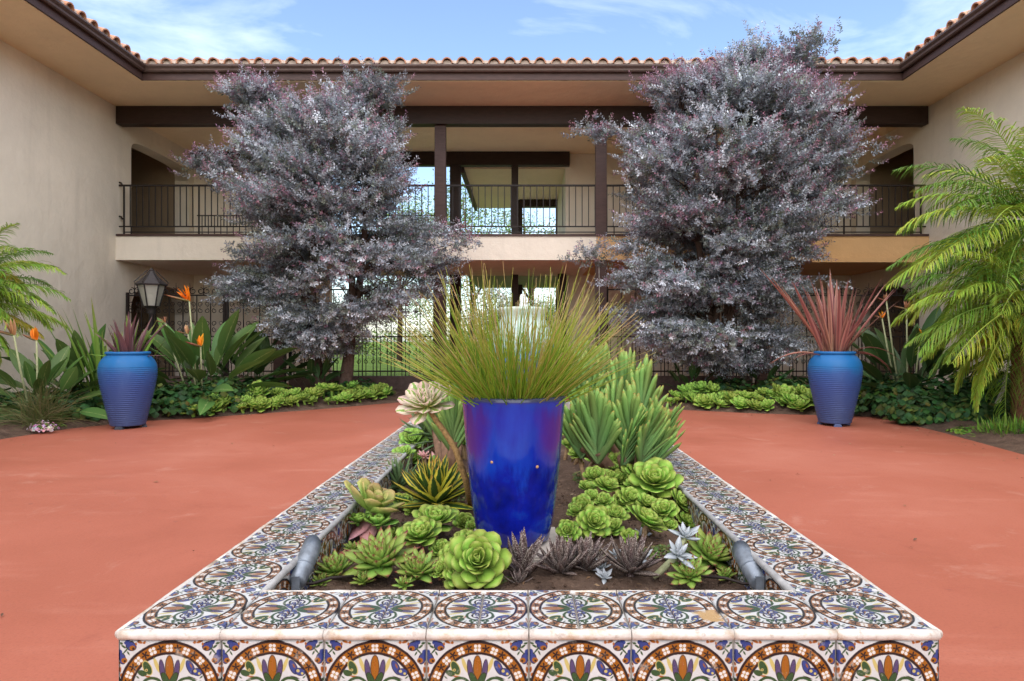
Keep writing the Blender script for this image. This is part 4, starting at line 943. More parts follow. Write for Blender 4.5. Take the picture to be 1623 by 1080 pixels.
sp += [(math.pi+random.uniform(-.3,.3), R(33), 1.45,.05,.1),(math.pi,R(36),1.3,.045,.0),(0,R(42),1.1,.045,.15),(.05,R(36),1.15,.045,.1),(-.1,R(50),.7,.05,1.9),(.1,R(35),.8,.05,2.0),(.2,R(50),.65,.045,1.5),(math.pi,R(60),.8,.035,1.2),(math.pi-.2,R(55),.75,.035,1.4),(math.pi+.3,R(62),.6,.03,.9)]
swords('red_flax', 'tall red and bronze sword-leaved plant in the red-plant urn', UR+Vector((0,0,.83)), sp, [M_FLAXR], .2)

# celadon fountain urn behind the grass
def celadon():
    m, n, b = newmat('celadon_over_blue_glaze'); g = coords(n,'Object'); sp = nd(n,'ShaderNodeSeparateXYZ'); n.links.new(g, sp.inputs[0])
    mpn = nd(n,'ShaderNodeMapping'); mpn.inputs['Scale'].default_value = (14,14,1.5); n.links.new(g, mpn.inputs['Vector']); d = noise(n, 2, 6, .6, mpn.outputs[0])
    zz = mth(n,'ADD', sp.outputs[2], mth(n,'MULTIPLY', mth(n,'SUBTRACT', d, .5), .5))
    n.links.new(ramp(n, zz, [(.45,(.02,.06,.26)),(.56,(.05,.16,.32)),(.66,(.30,.44,.40)),(.9,(.42,.54,.47)),(1.0,(.60,.62,.54))]), b.inputs['Base Color'])
    b.inputs['Roughness'].default_value = .15; bump(n, b, d, .15, .01); return m
YF = 4.6; fz = P(829,488,YF).z; fh = fz - SZ
m = MB(); m.lathe([(0,0),(.13,0),(.15,.02),(.19,.2),(.225,.45),(.235,.62),(.225,.75),(.19,fh-.14),(.160,fh-.08),(.160,fh-.05),(.172,fh-.02),(.173,fh),(.162,fh),(.155,fh-.04),(.155,fh-.05),(0,fh-.05)], 48)
ft = thing('fountain_urn', 'pale celadon and blue glazed fountain urn with white water jet behind the grass', 'fountain', (P(829,0,YF).x, YF, SZ)); m.build('urn_body', celadon(), ft, True)
wm, wn_, wb = newmat('bubbling_water'); wb.inputs['Base Color'].default_value = (.85,.9,.92,1); wb.inputs['Roughness'].default_value = .25; wb.inputs['Transmission Weight'].default_value = .35; bump(wn_, wb, noise(wn_, 40, 3, .6, coords(wn_)), .5, .02)
m = MB(); m.lathe([(0,.10),(.016,.095),(.026,.07),(.022,.04),(.03,.01),(.05,-.03)], 14); m.build('water_jet', wm, ft, True, (0,0,fh)); m = MB(); m.lathe([(0,0),(.156,0)], 32); m.build('water_surface', wm, ft, True, (0,0,fh-.03))

# garden spotlights in the corners of the planter
M_SPOT = plain('weathered_grey_metal', (.20,.23,.27), .45, .45, 18, .45, .2)
M_GLASS = plain('lamp_lens', (.3,.3,.32), .15)
def spotlight(base, tip, label):
    t = thing('garden_spotlight', label, 'spotlight', base); v = tip-base; L0 = v.length; q = v.to_track_quat('Z','Y').to_euler()
    m = MB(); m.lathe([(0,0),(.019,0),(.023,.005),(.023,L0*.42),(.0255,L0*.43),(.0255,L0*.47),(.023,L0*.48),(.023,L0*.55),(.025,L0*.56),(.0255,L0*.95)], 24)
    n = 24; prof_r = .0255                                            # slanted hood
    ring0 = [(prof_r*math.cos(2*math.pi*j/n), prof_r*math.sin(2*math.pi*j/n), L0*.95) for j in range(n)]
    ring1 = [(prof_r*math.cos(2*math.pi*j/n), prof_r*math.sin(2*math.pi*j/n), L0*.97+.018*(1+math.sin(2*math.pi*j/n))) for j in range(n)]
    ring2 = [(.022*math.cos(2*math.pi*j/n), .022*math.sin(2*math.pi*j/n), L0*.80) for j in range(n)]
    m.add(ring0+ring1+ring2, [(j,(j+1)%n,n+(j+1)%n,n+j) for j in range(n)]+[(n+j,n+(j+1)%n,2*n+(j+1)%n,2*n+j) for j in range(n)])
    m.build('housing', M_SPOT, t, True, None, q)
    m = MB(); m.lathe([(0,L0*.82),(.022,L0*.81)], 24); m.build('lens', M_GLASS, t, False, None, q)
    m = MB(); m.box(-.01,.01,-.008,.008,-.06,.02); m.build('bracket', M_SPOT, t)
    m = MB(); s = 1 if base.x < 0 else -1; m.tube([(0,0,.0),(s*.03,.03,-.012),(s*.07,.05,-.005),(s*.12,.09,-.015)], .004, 6); m.build('cable', M_IRON, t, True)
spotlight(P(470,925,1.62), P(492,873,1.72), 'grey cylindrical garden spotlight beside the red-tipped rosettes')
spotlight(P(1203,925,1.62), P(1178,880,1.74), 'grey cylindrical garden spotlight beside the silver rosettes')

# ================================================================== TREES
def tree(label, name, Yc, outline, tops, trunk_px, nclump, nshoot, seed, pink, notch=(0,0,0)):
    rg = np.random.default_rng(seed); rd = random.Random(seed)
    ys = np.array([o[0] for o in outline], float); xl = np.array([o[1] for o in outline], float); xr = np.array([o[2] for o in outline], float)
    base = Vector((P(trunk_px[0],0,Yc).x, Yc, .02))
    t = thing(name, label, 'tree', base)
    ymin, ymax = ys.min(), ys.max()
    cl = []
    while len(cl) < nclump:
        y = rg.uniform(ymin, ymax); a, b_ = np.interp(y, ys, xl), np.interp(y, ys, xr); c, hw = (a+b_)/2, (b_-a)/2
        u = rg.uniform(-1,1); w = rg.uniform(-1,1)
        rr = math.hypot(u,w)
        if rr > 1 or rr < rg.uniform(0,.75): continue
        frac = (y-ymin)/(ymax-ymin); dep = min(hw/F*Yc, 1.45)*min(1, .35+frac*2.5)
        x = c+u*max(6, hw-34)
        if notch[0] < x < notch[1] and y < notch[2]: continue
        cl.append((P(x, y, Yc).x-base.x, w*dep*.9, P(x, y, Yc).z-base.z, (x-c)/F*Yc, w*dep, frac, c, rr))
    for (x, y) in tops: cl.append((P(x,y,Yc).x-base.x, rg.uniform(-.3,.3), P(x,y,Yc).z-base.z, 0, 0, 0.0, x, .9))
    # trunks and limbs
    m = MB(); zt_ = P(0,ymin,Yc).z; stems = []
    for (bx, tx, ty_) in trunk_px[1]:
        p0 = Vector(((bx-trunk_px[0])/F*Yc, rd.uniform(-.05,.05), -.05)); p3 = Vector(((tx-trunk_px[0])/F*Yc, rd.uniform(-.2,.2), P(0,ty_,Yc).z))
        pts = []
        for i in range(13):
            f = i/12; pts.append(p0.lerp(p3, f) + Vector((math.sin(f*7+bx)*.05, math.cos(f*6+bx)*.05, 0)))
        m.tube(pts, [.075*(1-f/12)**.8+.012 for f in range(13)], 8); stems.append(pts)
    m.build('trunk', M_BARK, t, True)
    limbs = []
    for c in cl:
        q = Vector(c[:3]); best = None
        for st in stems:
            for p in st:
                dz = q.z-p.z; dxy = math.hypot(q.x-p.x, q.y-p.y)
                cost = abs(dz-.35*dxy)*1.2+dxy
                if best is None or cost < best[0]: best = (cost, p)
        p = best[1]; mid = p.lerp(q,.5)+Vector((rd.uniform(-.06,.06),rd.uniform(-.06,.06),.06)); limbs.append((p,mid,q))
    for (p, mid, q) in limbs:
        lm = MB(); lm.tube([p,mid,q], [.016,.010,.004], 5, cap=False); lm.build('limb', M_BARK, t, True)
    # foliage: shoots set with small feathery leaves
    V = []; Fc = []; CL = []; nv = 0
    sil = [np.array(c) for c in ((.265,.30,.345),(.33,.37,.41),(.215,.245,.265),(.18,.215,.19),(.47,.51,.55))]
    grn = np.array((.12,.14,.105)); pk_ = [np.array(c) for c in ((.34,.16,.22),(.40,.21,.27),(.30,.165,.25))]
    for k in range(nshoot):
        c = cl[int(rg.integers(len(cl)))]
        o = np.array(c[:3]) + rg.normal(0,1,3)*np.array((.20,.20,.085))
        out = np.array((c[3], c[4], 0)); ln_ = np.linalg.norm(out); out = out/ln_ if ln_ > .05 else rg.normal(0,1,3)*np.array((1,1,0))
        d = out*(.9-.3*(1-c[5])) + rg.normal(0,.45,3)*np.array((1,1,.35)) + np.array((0,0,.55-.75*c[5])); d /= np.linalg.norm(d)
        Ls = rg.uniform(.20,.42); side = np.cross(d,(0,0,1)); side /= np.linalg.norm(side)+1e-9; up = np.cross(side,d)
        nl_ = int(Ls*78); top = max(0,1-c[5]*1.2)
        base_c = sil[int(rg.integers(5))]*rg.uniform(.8,1.25)*(.72+.75*((c[0]*31.7+c[2]*17.3+c[1]*11.1) % 1.0))
        if rg.random() < .08: base_c = grn*1.2
        is_p = rg.random() < pink*(.15+.85*top)*(1.6 if (hash((round(c[0]*97),round(c[2]*89))) % 2) else .45)
        pc_ = pk_[int(rg.integers(3))]
        tt = (np.arange(nl_)+.5)/nl_
        ctr = o[None]+ d[None]*(tt*Ls)[:,None] + np.array((0,0,-1))[None]*((tt-tt**2)*Ls*.30)[:,None]
        phi = np.arange(nl_)*2.4+rg.uniform(0,6)
        od = np.cos(phi)[:,None]*side[None]+np.sin(phi)[:,None]*up[None]*.75+d[None]*.55+rg.normal(0,.18,(nl_,3)); od /= np.linalg.norm(od,axis=1)[:,None]
        ll = (.070*(1-.40*tt)*rg.uniform(.75,1.25,nl_))[:,None]; ww = ll*.23
        cr_ = np.cross(od, np.array((0,0,1))[None]+rg.normal(0,.5,(nl_,3))); cr_ /= np.linalg.norm(cr_,axis=1)[:,None]+1e-9
        a = ctr; b1 = ctr+od*ll*.55+cr_*ww; b2 = ctr+od*ll*.55-cr_*ww; e = ctr+od*ll
        blk = np.stack([a,b1,e,b2],1).reshape(-1,3); V.append(blk)
        mixv = np.clip((tt-.4)*2,0,1)*(1 if is_p else .12)
        cc = base_c[None]*(1-mixv)[:,None]+pc_[None]*mixv[:,None]; cc = cc*rg.uniform(.82,1.15,(nl_,1)); CL.append(np.repeat(cc,4,0))
        Fc.append(nv+np.arange(nl_*4).reshape(-1,4)); nv += nl_*4
        tw = np.stack([o, o+d*Ls*.98-np.array((0,0,Ls*.2)), o+side*.004],0); V.append(tw); CL.append(np.repeat(np.array((.14,.09,.09))[None],3,0)); Fc.append(np.array([[nv,nv+1,nv+2,nv+2]])); nv += 3
    V = np.concatenate(V); Fc = np.concatenate(Fc); CL = np.concatenate(CL)
    me = bpy.data.meshes.new('crown'); faces = Fc.tolist(); faces = [f[:3] if f[2]==f[3] else f for f in faces]
    me.from_pydata(V.tolist(), [], faces); me.materials.append(M_LEAFCOL)
    ca = me.color_attributes.new('col','FLOAT_COLOR','POINT'); full = np.ones((len(V),4),np.float32); full[:,:3] = np.clip(CL,0,1); ca.data.foreach_set('color', full.ravel()); me.update()
    put('crown', me, t)
    return t
OL = [(152,390,406),(164,376,440),(170,374,520),(182,374,622),(200,368,645),(230,378,668),(258,352,676),(275,330,660),(310,352,690),(350,372,692),(380,378,720),(410,382,722),(440,350,715),(470,362,700),(495,415,640),(520,445,600),(545,470,570)]
tree('broad silver-grey tree with purplish tips and two peaks before the balcony', 'silver_purple_tree', 11.2, OL, [(398,150),(410,147),(598,148),(582,156),(560,156),(606,152),(325,268),(345,262),(722,385)],
     (530, [(545,600,135),(520,400,140),(552,560,170),(512,470,150)]), 165, 9600, 3, .62, (428,548,200))
OR_ = [(122,1110,1255),(132,1045,1280),(148,1008,1305),(170,992,1330),(210,955,1342),(240,955,1358),(280,978,1342),(320,988,1345),(350,985,1346),(400,945,1315),(440,965,1275),(480,982,1272),(520,985,1278),(548,1000,1245),(572,1060,1235)]
tree('tall dense silver-grey tree with rosy tips and wispy twigs above the roof', 'silver_purple_tree', 11.2, OR_, [(1190,100),(1182,108),(1262,94),(1250,108),(1200,106),(1196,90),(1268,84),(945,215),(938,405)],
     (1135, [(1135,1150,100),(1137,1080,130),(1133,1240,130),(1136,1190,90)]), 225, 13800, 5, .68)

# ================================================================== PALMS
def palm(label, base, crown_h, lean, nf, L0, seed, e_lo=-40, e_hi=75, trunk_r=.1):
    rd = random.Random(seed); t = thing('date_palm', label, 'palm', base)
    top = Vector((lean[0], lean[1], crown_h)); m = MB()
    pts = [Vector((lean[0]*f**1.5, lean[1]*f**1.5, -.05+crown_h*f)) for f in [i/14 for i in range(15)]]
    m.tube(pts, [trunk_r*(1.15-.25*i/14)*(1+.10*(i%2)) for i in range(15)], 14); m.build('trunk', M_FIBRE, t, True)
    sb_ = MB()
    for i in range(60):   # old leaf bases
        f = rd.uniform(.35,1); a = rd.uniform(0,6.28); p = Vector((lean[0]*f**1.5, lean[1]*f**1.5, crown_h*f)); d = Vector((math.cos(a),math.sin(a),.8)).normalized()
        sb_.tube([p+d*trunk_r*.6, p+d*(trunk_r*.6+rd.uniform(.06,.12))], [.018,.005], 4)
    sb_.build('leaf_bases', M_FIBRE, t)
    for k in range(nf):
        f = (k+.5)/nf; e = R(e_hi+(e_lo-e_hi)*f+rd.uniform(-8,8)); az_ = k*2.39996+rd.uniform(-.2,.2); Lf = L0*rd.uniform(.85,1.1)
        yellow = rd.random() < .12 and f > .5; fm = MB(); n = 15
        x = z = 0; pts = []; ang = e; tang = []
        for i in range(n+1):
            pts.append(Vector((x,0,z))); tang.append(ang); ang -= (R(72) if e > 0 else R(38))/n*(.4+1.2*i/n); x += math.cos(ang)*Lf/n; z += math.sin(ang)*Lf/n
        base_c = (.48,.40,.05) if yellow else rd.choice([(.18,.30,.04),(.28,.40,.05),(.12,.23,.035),(.34,.42,.055)])
        fm.tube(pts, [.012*(1-.85*i/n) for i in range(n+1)], 4, cap=False, col=tuple(min(1,c*1.25+.03) for c in base_c))
        nlf = 52; az0 = rd.uniform(-.3,.3)
        for i in range(nlf):
            s = .14+.86*i/nlf; idx = min(n-1,int(s*n)); fr = s*n-idx; p = pts[idx].lerp(pts[idx+1],fr); ta = tang[idx]
            tv = Vector((math.cos(ta),0,math.sin(ta))); ll = .36*Lf/1.5*math.sin(math.pi*min(1,.18+.8*s))**.7*rd.uniform(.85,1.1)
            for sd_ in (-1,1):
                d = (tv*(.75+rd.gauss(0,.12)) + Vector((0,sd_*(1-.35*s),0)) + Vector((0,0,.22+rd.gauss(0,.16)))).normalized(); q = [p.copy()]; dd = d
                for j in range(3):
                    dd = (dd+Vector((0,0,-.26-.20*j+rd.gauss(0,.08)))).normalized(); q.append(q[-1]+dd*ll/3)
                wv = dd.cross(Vector((0,0,1))); wv = wv.normalized() if wv.length > 1e-4 else Vector((0,1,0)); wv = (wv + Vector((0,0,.35*sd_))).normalized()
                ws = (.0045,.0068,.005,.0008); vs = []
                for a_, w_ in zip(q,ws): vs += [a_-wv*w_, a_+wv*w_]
                cc = tuple(c*rd.uniform(.8,1.2) for c in base_c); tc_ = tuple(min(1,c*1.35) for c in cc)
                fm.add(vs, [(0,1,3,2),(2,3,5,4),(4,5,7,6)], col=[cc,cc,cc,cc,cc,cc,tc_,tc_])
        fm.build('frond', M_LEAFCOL, t, False, top+Vector((0,0,.02)), (rd.uniform(-.25,.25),0,az_))
    return t
pb = Vector((5.62, 7.15, .03))
palm('tall arching date palm with yellow-green fronds with its crown above the balcony floor', Vector((6.15,7.5,.03)), 2.35, (-.25,-.15), 74, 1.75, 11, -55, 80, .12)
palm('lower date palm with drooping fronds and shaggy brown trunk beside the pale stake', pb, 1.42, (-.06,0), 60, 1.3, 12, -65, 65, .13)
palm('date palm against the wall near the lantern with fronds arching towards the orange flowers', Vector((-7.35,8.3,.03)), 1.55, (.05,0), 46, 1.2, 13, -40, 70, .11)
palm('slender date palm behind the fine grass with feathery upper fronds', Vector((-7.75,9.0,.03)), 1.9, (.1,0), 24, 1.1, 15, -40, 75, .09)
palm('small date palm with low fronds in the bed near the lantern', Vector((-7.1,7.6,.03)), .55, (0,0), 22, .85, 14, -30, 70, .09)
m = MB(); q0 = G(1575,671,.05); m.tube([q0, q0+Vector((.06,.02,.25)), q0+Vector((.16,.05,.42)), q0+Vector((.20,.06,.64))], [.024,.026,.022,.018], 8); tag(m.build('bare_stake', M_STAKE, None, True), 'bare pale leaning branch stuck in the soil by the palm trunk', 'branch')

# ================================================================== BIRDS OF PARADISE and sword plants
def p_padd(t):
    if t < .5: return .055
    s = (t-.5)/.5; return .055+.945*math.sin(math.pi*min(1,s**.8))**.75
SPECS = {}
def strelitzia(label, base, n, hgt, spread, flowers, seed, mat=None, group=None):
    rd = random.Random(seed); t = thing('bird_of_paradise', label, 'plant', base, 0, group)
    for i in range(n):
        ph = i*2.39996+rd.uniform(-.3,.3); u = (i+.5)/n; L0 = hgt*rd.uniform(.85,1.15); lean = R(8+spread*u)
        me = leaf_mesh('leaf', mat or M_STR, L0, L0*rd.uniform(.13,.18), p_padd, bend=-rd.uniform(.1,.55)-.3*u, fold=.35, nl=14, nw=2, twist=rd.uniform(-.6,.6))
        put('leaf', me, t, (rd.uniform(-.12,.12),rd.uniform(-.12,.12),0), Euler((rd.uniform(-.6,.6), -(math.pi/2-lean), ph)))
    for (q, ang, sc, fresh) in flowers:
        l = Vector(q)-Vector(base); m = MB(); m.tube([(l.x*.3,l.y*.3,0),(l.x*.75,l.y*.75,l.z*.6),l], [.014,.012,.010], 6, col=(.2,.25,.08))
        st = m.build('stalk', M_STEMG, t, True)
        bk = leaf_mesh('flower', M_BEAK, .20*sc, .035*sc, p_lanc, bend=.25, cup=.8, thick=.01, nl=6, nw=2); fl = put('flower', bk, t, l, Euler((0,R(-8),ang)))
        for k in range(6):
            pm_ = leaf_mesh('petal', M_ORG if fresh else M_DRY, .13*sc*rd.uniform(.8,1.15), .035*sc, p_lanc, bend=rd.uniform(-.3,.3), fold=.4, nl=5, nw=2)
            put('petal', pm_, fl, (.03*sc*k/6,0,.006), Euler((rd.uniform(-.8,.8), -R(35+rd.uniform(0,80)), rd.uniform(-.5,.5))))
    return t
B1 = G(322,640,.08); B1 = Vector((P(322,0,9.6).x, 9.6, .08))
strelitzia('tall bird of paradise with orange flowers between the lantern and the tree', B1, 40, 1.45, 60, [(P(300,478,9.3),R(200),1.7,True),(P(318,550,9.0),R(250),1.4,True),(P(298,530,9.2),R(180),1.0,False),(P(262,512,9.4),R(190),.7,False)], 21)
B2 = Vector((P(62,0,8.0).x, 8.0, .08))
strelitzia('bird of paradise with two orange flowers beside the palm near the lantern', B2, 30, .95, 66, [(P(58,540,7.8),R(160),1.4,True),(P(22,532,7.7),R(180),1.5,False)], 22)
B3 = Vector((P(135,0,8.9).x, 8.9, .08)); strelitzia('broad-leaved bird of paradise without flowers behind the purple-plant urn', B3, 34, 1.1, 68, [], 23)
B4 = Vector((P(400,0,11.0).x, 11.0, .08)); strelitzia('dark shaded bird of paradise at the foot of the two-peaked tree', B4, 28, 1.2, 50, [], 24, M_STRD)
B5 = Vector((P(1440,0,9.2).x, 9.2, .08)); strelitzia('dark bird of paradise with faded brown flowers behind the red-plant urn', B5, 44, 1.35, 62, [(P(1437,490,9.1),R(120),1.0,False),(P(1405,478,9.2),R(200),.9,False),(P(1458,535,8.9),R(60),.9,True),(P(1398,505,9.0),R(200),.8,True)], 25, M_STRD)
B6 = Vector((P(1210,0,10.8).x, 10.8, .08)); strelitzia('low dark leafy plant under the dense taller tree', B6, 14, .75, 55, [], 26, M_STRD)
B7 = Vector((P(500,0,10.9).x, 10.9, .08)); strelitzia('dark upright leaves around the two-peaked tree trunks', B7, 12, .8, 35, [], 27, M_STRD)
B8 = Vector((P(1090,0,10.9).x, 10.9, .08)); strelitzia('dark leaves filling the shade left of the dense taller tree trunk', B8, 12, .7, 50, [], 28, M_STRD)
sp = [(random.uniform(0,6.28), R(random.uniform(0,30)), random.uniform(.9,1.6), random.uniform(.05,.08), random.uniform(0,.3)) for _ in range(26)]
sp += [(math.pi,R(40),1.5,.055,.05),(math.pi+.2,R(28),1.55,.06,.0),(math.pi-.2,R(20),1.6,.06,0)]
swords('green_sword_plant', 'tall upright green sword-leaved plant behind the purple-plant urn', Vector((P(175,0,8.7).x,8.7,.06)), sp, [M_FLAXG])

# ================================================================== LOW PLANTING
def mound(name, label, cat, base, rx, ry, rz_, n, lr, cols, seed, group=None, spike=False):
    rd = random.Random(seed); m = MB()
    for i in range(n):
        a = rd.uniform(0,6.283); cz = rd.uniform(.05,1); rr = math.sqrt(max(0,1-cz*cz)); k = rd.uniform(.72,1.06)+.10*math.sin(3*a+seed)+.08*math.sin(7*a+2*cz)
        p = Vector((rx*rr*math.cos(a)*k, ry*rr*math.sin(a)*k, rz_*cz*k)); nrm = Vector((rr*math.cos(a)/rx, rr*math.sin(a)/ry, cz/rz_)).normalized()
        nrm = (nrm+Vector((rd.gauss(0,.45),rd.gauss(0,.45),rd.gauss(.3,.3)))).normalized(); s = lr*rd.uniform(.6,1.3)
        q = nrm.to_track_quat('Z','Y'); c = rd.choice(cols); c = tuple(x*rd.uniform(.75,1.25) for x in c)
        if spike:
            vs = [q@Vector((-s*.12,0,0)),q@Vector((s*.12,0,0)),q@Vector((s*.10,s*.1,s*1.3)),q@Vector((0,s*.3,s*2.4))]; vs = [p+v for v in vs]; m.add(vs, [(0,1,2,3)], col=c)
        else:
            vs = [p+q@Vector((s*math.cos(b)*(1 if j%2==0 else .82), s*math.sin(b)*(1 if j%2==0 else .82), -.12*s)) for j in range(8) for b in (math.pi*2*j/8,)]
            m.add(vs+[p+q@Vector((0,0,.06*s))], [(8,j,(j+1)%8) for j in range(8)], col=c)
    st = MB()
    t = thing(name, label, cat, base, 0, group)
    m.build('foliage', M_LEAFCOL, t)
    for i in range(14): a = rd.uniform(0,6.28); st.tube([(0,0,-.03),(rx*.6*math.cos(a),ry*.6*math.sin(a),rz_*.6)], [.008,.004], 4)
    st.build('stems', M_BARK, t); return t
DG = [(.03,.085,.025),(.04,.105,.03),(.055,.13,.035),(.035,.09,.03),(.10,.13,.03)]
for k, (x, y, Y_, rx, ry, rz_, lb) in enumerate((
    (272,0,8.95,.55,.45,.42,'dark round-leaved geranium mound just right of the purple-plant urn'),
    (338,0,9.55,.6,.5,.46,'dark round-leaved geranium mound below the tall bird of paradise'),
    (410,0,10.3,.65,.5,.42,'dark round-leaved geranium mound below the two-peaked tree'),
    (1425,0,8.9,.55,.45,.48,'dark round-leaved geranium mound just right of the red-plant urn'),
    (1500,0,8.6,.65,.55,.52,'wide dark round-leaved geranium mound before the tall palm'),
    (1555,0,9.2,.55,.5,.6,'dark round-leaved geranium mound against the wall behind the tall palm'),
    (1245,0,10.6,.6,.5,.42,'dark leafy mound between the dense taller tree and the red-plant urn'),
    (1150,0,10.9,.6,.45,.35,'dark leafy mound at the foot of the dense taller tree'),
    (1395,0,10.0,.6,.5,.5,'dark leafy mound behind the faded bird of paradise'),
    (90,0,8.6,.5,.4,.35,'dark leafy mound under the broad leaves near the wall by the lantern'),
    (560,0,11.3,.65,.4,.3,'dark leafy mound by the fence at the two-peaked tree'),
    (18,0,7.9,.5,.4,.36,'dark leafy mound behind the fine drooping grass'),
    (112,0,8.25,.45,.35,.30,'dark leafy mound between the fine grass and the purple-plant urn'),
    (160,0,8.9,.6,.4,.5,'dark leafy mound at the foot of the green sword-leaved plant'),
    (1465,0,8.15,.42,.35,.34,'low dark leafy mound at the paving edge near the pink flowers'),
    (1545,0,7.9,.4,.32,.30,'dark leafy mound at the foot of the bare stake'),
    (1600,0,8.3,.55,.4,.6,'dark leafy mound behind the shaggy palm trunk'))):
    mound('geranium_mound', lb, 'shrub', (P(x,0,Y_).x, Y_, .05), rx, ry, rz_, 850, .045, DG, 40+k)
LG = [(.13,.25,.035),(.17,.30,.04),(.10,.20,.03)]
for k, (x, y, rx, rz_, lb) in enumerate(((1600,700,.45,.14,'bright green feathery tuft at the paving edge below the bare stake'),(1450,672,.5,.10,'low green mat beside the paving edge near the red-plant urn'),(1530,690,.35,.06,'thin green mat under the bare stake'),
                                       (60,682,.40,.08,'low green mat at the paving edge by the fine grass'),(128,670,.35,.08,'low green mat just beside the purple-plant urn'),(20,668,.35,.22,'fine grassy tuft under the palm near the lantern'))):
    q = G(x, y); q.x += .25 if x > 800 else -.15; mound('low_green_mat', lb, 'ground cover', (q.x,q.y+.1,.02), rx, .28, rz_, 700, .018 if k not in (0,5) else .05, LG, 70+k, spike=k in (0,5))
PKC = [(.55,.30,.42),(.62,.42,.52),(.70,.60,.66),(.12,.2,.04)]
for k, (x, y, r, lb) in enumerate(((252,655,.2,'clump of small pink flowers right of the purple-plant urn'),(1555,672,.28,'clump of small pale pink flowers near the bare stake'),(1475,668,.15,'few small pink flowers on the bed edge near the red-plant urn'),(52,690,.16,'few small pink flowers on the bed edge below the fine grass'))):
    q = G(x, y); mound('pink_flowers', lb, 'flowers', (q.x,q.y+.15,.03), r, r*.7, .10, 260, .014, PKC, 90+k)
# fine brown-green grass tuft in the far left
m = MB(); rd = random.Random(5)
for i in range(420):
    a = rd.uniform(0,6.28); le = R(rd.uniform(5,65)); L0 = rd.uniform(.35,.7); d = Vector((math.sin(le)*math.cos(a),math.sin(le)*math.sin(a),math.cos(le))); p = Vector((rd.gauss(0,.08),rd.gauss(0,.08),0)); pts = []
    for s in range(5): pts.append(p.copy()); p += d*L0/4; d = (d+Vector((0,0,-.28))).normalized()
    m.tube(pts, [.003,.003,.0025,.002,.0008], 3, cap=False, col=rd.choice([(.14,.15,.05),(.22,.18,.09),(.10,.14,.04)]))
fg = thing('fine_grass', 'fine drooping brownish grass tuft below the palm near the lantern', 'grass', (P(62,0,7.6).x,7.6,.03)); o = m.build('blade', M_FINE, fg); o['kind'] = 'stuff'

# border of aeoniums along the beds
def head_mesh(mat, seed, n=34):
    rd = random.Random(seed); m = MB()
    for i in range(n):
        t = i/(n-1); e = R(4+78*t+rd.uniform(-5,5)); s = (1-.62*t)*rd.uniform(.9,1.08); ph = i*2.39996
        Mx = Matrix.Translation((0,0,.05*t)) @ Matrix.Rotation(ph,4,'Z') @ Matrix.Rotation(-e,4,'Y') @ Matrix.Scale(s,4)
        add_leaf(m, 1, .58, p_spat, .35, 0, .2, .05, 4, 2, M=Mx)
    m.tube([(0,0,-1.2),(0,0,0)], .12, 6); return m.mesh('aeonium', mat, True)
HM = [head_mesh(M_AEO, 1), head_mesh(M_AEO, 2), head_mesh(M_AEO_B, 3, 28)]
SEEN = {}
def border(pts, near, where, n, jit):
    for i in range(n):
        s = (i+.5)/n*(len(pts)-1); k = min(int(s), len(pts)-2); p = Vector(pts[k]).lerp(Vector(pts[k+1]), s-k)
        d = (Vector(pts[k+1])-Vector(pts[k])).normalized(); nrm = Vector((-d.y,d.x)) if d.x > 0 else Vector((d.y,-d.x))
        off = random.uniform(.03, jit); r = random.choice([.10,.12,.14,.16,.18,.21])*random.uniform(.85,1.1); hi = random.randrange(3)
        hz = .05+.24*(off/jit)*random.uniform(.6,1.1)
        o = put('aeonium', HM[hi], None, (p.x+nrm.x*off, p.y+abs(nrm.y)*off, hz), (Matrix.Rotation(random.uniform(-.4,.4),3,'Y') @ Matrix.Rotation(random.uniform(.1,.65),3,'X') @ Matrix.Rotation(random.uniform(0,6),3,'Z')).to_euler(), r)
        lb = '%s %s aeonium rosette %s, %s' % ('small' if r < .13 else 'large' if r > .18 else 'medium', 'deep green' if hi == 2 else 'lime green', 'at the paving edge' if off < jit*.5 else 'set back', near[min(len(near)-1, int(i/n*len(near)))])
        tag(o, lb, 'succulent', 'aeonium border, '+lb)
border([(-4.55,8.75),(-3.3,9.8),(-2.15,11.1)], ['right of the purple-plant urn','below the tall orange-flowered plant','below the domed largest rosette','under the two-peaked tree trunks','beside the planter\'s pale rosette'], 0, 66, .42)
border([(2.25,10.0),(3.4,9.45),(4.35,9.15)], ['beside the fan aloe','left of the dense taller tree trunk','right of the dense taller tree trunk','left of the red-plant urn'], 0, 48, .42)
border([(4.3,8.95),(4.75,8.85)], ['just right of the red-plant urn'], 0, 5, .3)
big = put('aeonium', HM[1], None, P(409,629,9.7), Euler((.5,0,0)), .20); tag(big, 'largest aeonium rosette, a domed head rising above the border row', 'succulent')

# ================================================================== LANTERN
lp = P(240,460,9.8); t = thing('lantern_post', 'black iron lantern with glass panes on a post against the cream wall', 'lamp', (lp.x, lp.y, 0))
zg0, zg1 = P(0,486,9.8).z, P(0,453,9.8).z; r0, r1 = .105, .19; NS = 6
m = MB(); m.lathe([(.07,0),(.07,.05),(.045,.08),(.038,.2),(.038,zg0-.12),(.06,zg0-.10),(.045,zg0-.06),(.075,zg0-.02),(.11,zg0)], 16); m.build('post', M_LAMP, t, True)
gm, gn, gb = newmat('seeded_glass'); gb.inputs['Base Color'].default_value = (.75,.74,.66,1); gb.inputs['Roughness'].default_value = .35; gb.inputs['Transmission Weight'].default_value = .75; bump(gn, gb, noise(gn, 60, 2, .5, coords(gn)), .4, .01)
def cp(r, z, k): a = 2*math.pi*(k+.5)/NS; return Vector((r*math.cos(a), r*math.sin(a), z))
